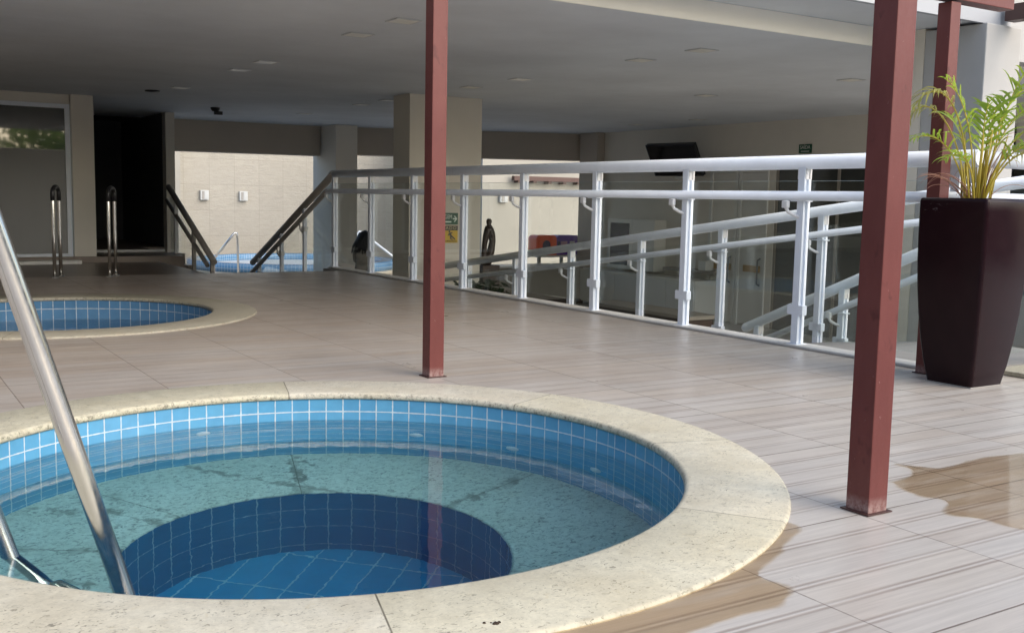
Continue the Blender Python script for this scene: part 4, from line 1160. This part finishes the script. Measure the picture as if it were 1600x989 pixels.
FR([(.03, .04, 0), (.11, .10, .3), (.20, .16, .5), (.32, .20, .62), (.46, .22, .62)], .35, 14, .20, 'frond', .7, W*1.2, seed=13)
FR([(.02, -.04, 0), (.05, -.10, .22), (.10, -.16, .36), (.18, -.22, .40), (.26, -.25, .34)], .4, 10, .16, 'frond', .8, W*1.1, seed=14)
FR([(-.02, -.04, 0), (-.05, -.10, .20), (-.11, -.16, .32), (-.20, -.2, .34), (-.28, -.22, .27)], .45, 9, .14, 'frond', .8, W, seed=15)
for k in range(20):
    a = rnd.uniform(0, 2*PI); r0 = rnd.uniform(.01, .075)
    x0, d0 = r0*math.cos(a), r0*math.sin(a)
    h = rnd.uniform(.22, .46); lean = rnd.uniform(-.03, .05) + x0*.8
    canes.tube([L3(x0, d0, -.02), L3(x0 + lean*.4, d0, h*.5), L3(x0 + lean, d0*1.3, h)], .008, 8, True, [.0055, .0045, .0026])
canes.build('cane', M['cane'], palm)
wi = MB()
for k in range(16):
    a = rnd.uniform(0, 2*PI); s_ = -1 if k < 11 else 1
    x1 = s_*rnd.uniform(.08, .34); z1 = rnd.uniform(.15, .5)
    P = [L3(rnd.uniform(-.04, .04), rnd.uniform(-.04, .04), 0), L3(x1*.35, 0, z1*.9), L3(x1*.8, rnd.uniform(-.08, .08), z1), L3(x1, rnd.uniform(-.1, .1), z1 - rnd.uniform(.02, .16))]
    q = bez(P, 12); wi.tube(q, .002, 5, True, [.0028*(1-.7*i/13) for i in range(13)])
wi.build('withered_stalk', M['withered'], palm)
b = MB(); b.face([L3(.20, -.05, .26), L3(.215, -.05, .18), L3(.235, -.05, .04), L3(.215, -.05, .17)])
# ================================================================== KERB AND PUDDLES ON THE DECK
b = MB().box(5.86, 11.5, 3.50, 3.78, .002, .03, .006)
struct('kerb_strip', b, M['coping_far'], 'cream stone strip along the right edge of the deck', 'kerb')
def puddle(pts, label, amp=.012, seed=1):
    rn = random.Random(seed); out_ = []
    n = len(pts)
    for i in range(n):
        a, c = Vector(pts[i]), Vector(pts[(i+1) % n]); L = (c-a).length; k = max(2, int(L/.025))
        nr = Vector((-(c-a).y, (c-a).x)).normalized()
        for j in range(k):
            u = j/k; q = a.lerp(c, u) + nr*(rn.uniform(-amp, amp)) + Vector((rn.uniform(-1, 1)*amp*2.2, 0))
            out_.append(q)
    fing = [rn.uniform(-1, 1) for _ in range(400)]
    def fg(y):
        u = y/.021 + 100; i = int(math.floor(u)); f = u - i; f = min(1, max(0, (f-.5)*3.0+.5)); f = f*f*(3-2*f)
        return fing[i % 400]*(1-f) + fing[(i+1) % 400]*f
    out_ = [q + Vector((fg(q.y)*amp*5.0, 0)) for q in out_]
    for _ in range(1):
        out_ = [(out_[i-1] + out_[i]*2 + out_[(i+1) % len(out_)])/4 for i in range(len(out_))]
    bm = bmesh.new(); wet = bm.verts.layers.float.new('wet')
    n = len(out_); area = sum(out_[i].x*out_[(i+1) % n].y - out_[(i+1) % n].x*out_[i].y for i in range(n)); sg = 1 if area > 0 else -1
    inn = []
    for i in range(n):
        d = (out_[(i+1) % n] - out_[i-1]).normalized(); inn.append(out_[i] + Vector((-d.y, d.x))*sg*rn.uniform(.008, .022))
    for _ in range(3): inn = [(inn[i-1] + inn[i]*2 + inn[(i+1) % n])/4 for i in range(n)]
    vo = [bm.verts.new((p.x, p.y, .0025)) for p in out_]
    vs_ = [bm.verts.new((p.x, p.y, .003)) for p in inn]
    for v in vs_: v[wet] = 1.0
    for i in range(n): bm.faces.new((vo[i], vo[(i+1) % n], vs_[(i+1) % n], vs_[i]))
    es = [bm.edges.get((vs_[i], vs_[(i+1) % n])) for i in range(n)]
    bmesh.ops.triangle_fill(bm, use_beauty=True, edges=es, normal=(0, 0, 1))
    for f in bm.faces:
        if f.normal.z < 0: f.normal_flip()
    me = bpy.data.meshes.new('puddle'); bm.to_mesh(me); bm.free(); me.materials.append(M['film'])
    o = bpy.data.objects.new('puddle', me); C.objects.link(o)
    return tag(o, label, 'puddle', 'water puddles on the deck', 'structure')
puddle([(3.416, 2.602), (3.43, 2.49), (3.30, 2.41), (3.19, 2.41), (3.085, 2.30), (3.10, 2.18), (3.02, 2.05), (3.045, 1.94), (3.06, 1.80), (3.2, 1.72), (3.45, 1.8), (3.6, 2.0), (3.72, 2.2),
        (3.95, 2.22), (4.25, 2.34), (4.1, 2.44), (3.81, 2.475), (3.54, 2.45)], 'large wet brown puddle beside the thick red post', .012, 2)
ring_ = lambda a, r: (P1[0] + r*math.cos(math.radians(a)), P1[1] + r*math.sin(math.radians(a)))
puddle([ring_(-52, 1.70), (2.46, 2.16), (2.40, 2.13), (2.30, 2.09), (2.18, 2.03), (2.10, 1.985), (2.06, 1.95), (2.03, 1.86), (2.02, 1.80), (1.97, 1.80), (1.93, 1.755), (1.72, 1.765), (1.55, 1.74), (1.2, 1.7), (1.0, 1.75), ring_(-106, 1.70)]
       + [ring_(a, 1.70) for a in (-98, -90, -82, -74, -66, -58)], 'wet brown strip along the near rim of the spa pool', .009, 3)

# small dirt on the stone rim
b = MB()
rn = random.Random(9)
for k in range(14):
    q_ = Vector((rn.gauss(0, .012), rn.gauss(0, .006), 0)); r_ = rn.uniform(.002, .006)
    b.lathe([(0, r_*.8), (r_*.7, r_*.6), (r_, .0)], (q_.x, q_.y), 7)
o = b.build('dirt_clump', M['soil'], None, (1.234, 2.0, .0142)); o.rotation_euler = (0, 0, -.5)
tag(o, 'tiny dark clump of dirt on the near stone rim', 'dirt')
# ================================================================== GARDEN BEHIND THE CAMERA (seen in the door glass)
def tree(x, y, h, r, seed, label):
    o = thing('garden_tree', label, 'tree', (x, y, -1.65), 'garden trees behind the wall')
    MB().tube([(0, 0, 0), (.1, 0, h*.3), (.05, .1, h*.6)], .15, 10, True, [.2, .15, .1]).build('trunk', M['bark'], o)
    leaf_mass('crown', (0, 0, h*.7), (r, r, h*.33), 1500, .22, M['tree'], o, seed)
for i, (x, y, h, r, lab) in enumerate([(-9, -10.5, 5.6, 2.6, 'tree behind the garden wall, leftmost'), (-4, -11, 5.6, 2.6, 'tree behind the garden wall, second from left'),
                                  (1.5, -10.5, 5.6, 2.6, 'tree behind the garden wall facing the glass door'), (7, -11, 5.6, 2.6, 'tree behind the garden wall, second from right'),
                                  (13, -10.5, 5.6, 2.6, 'tree behind the garden wall, rightmost')]):
    tree(x, y, h, r, 20+i, lab)
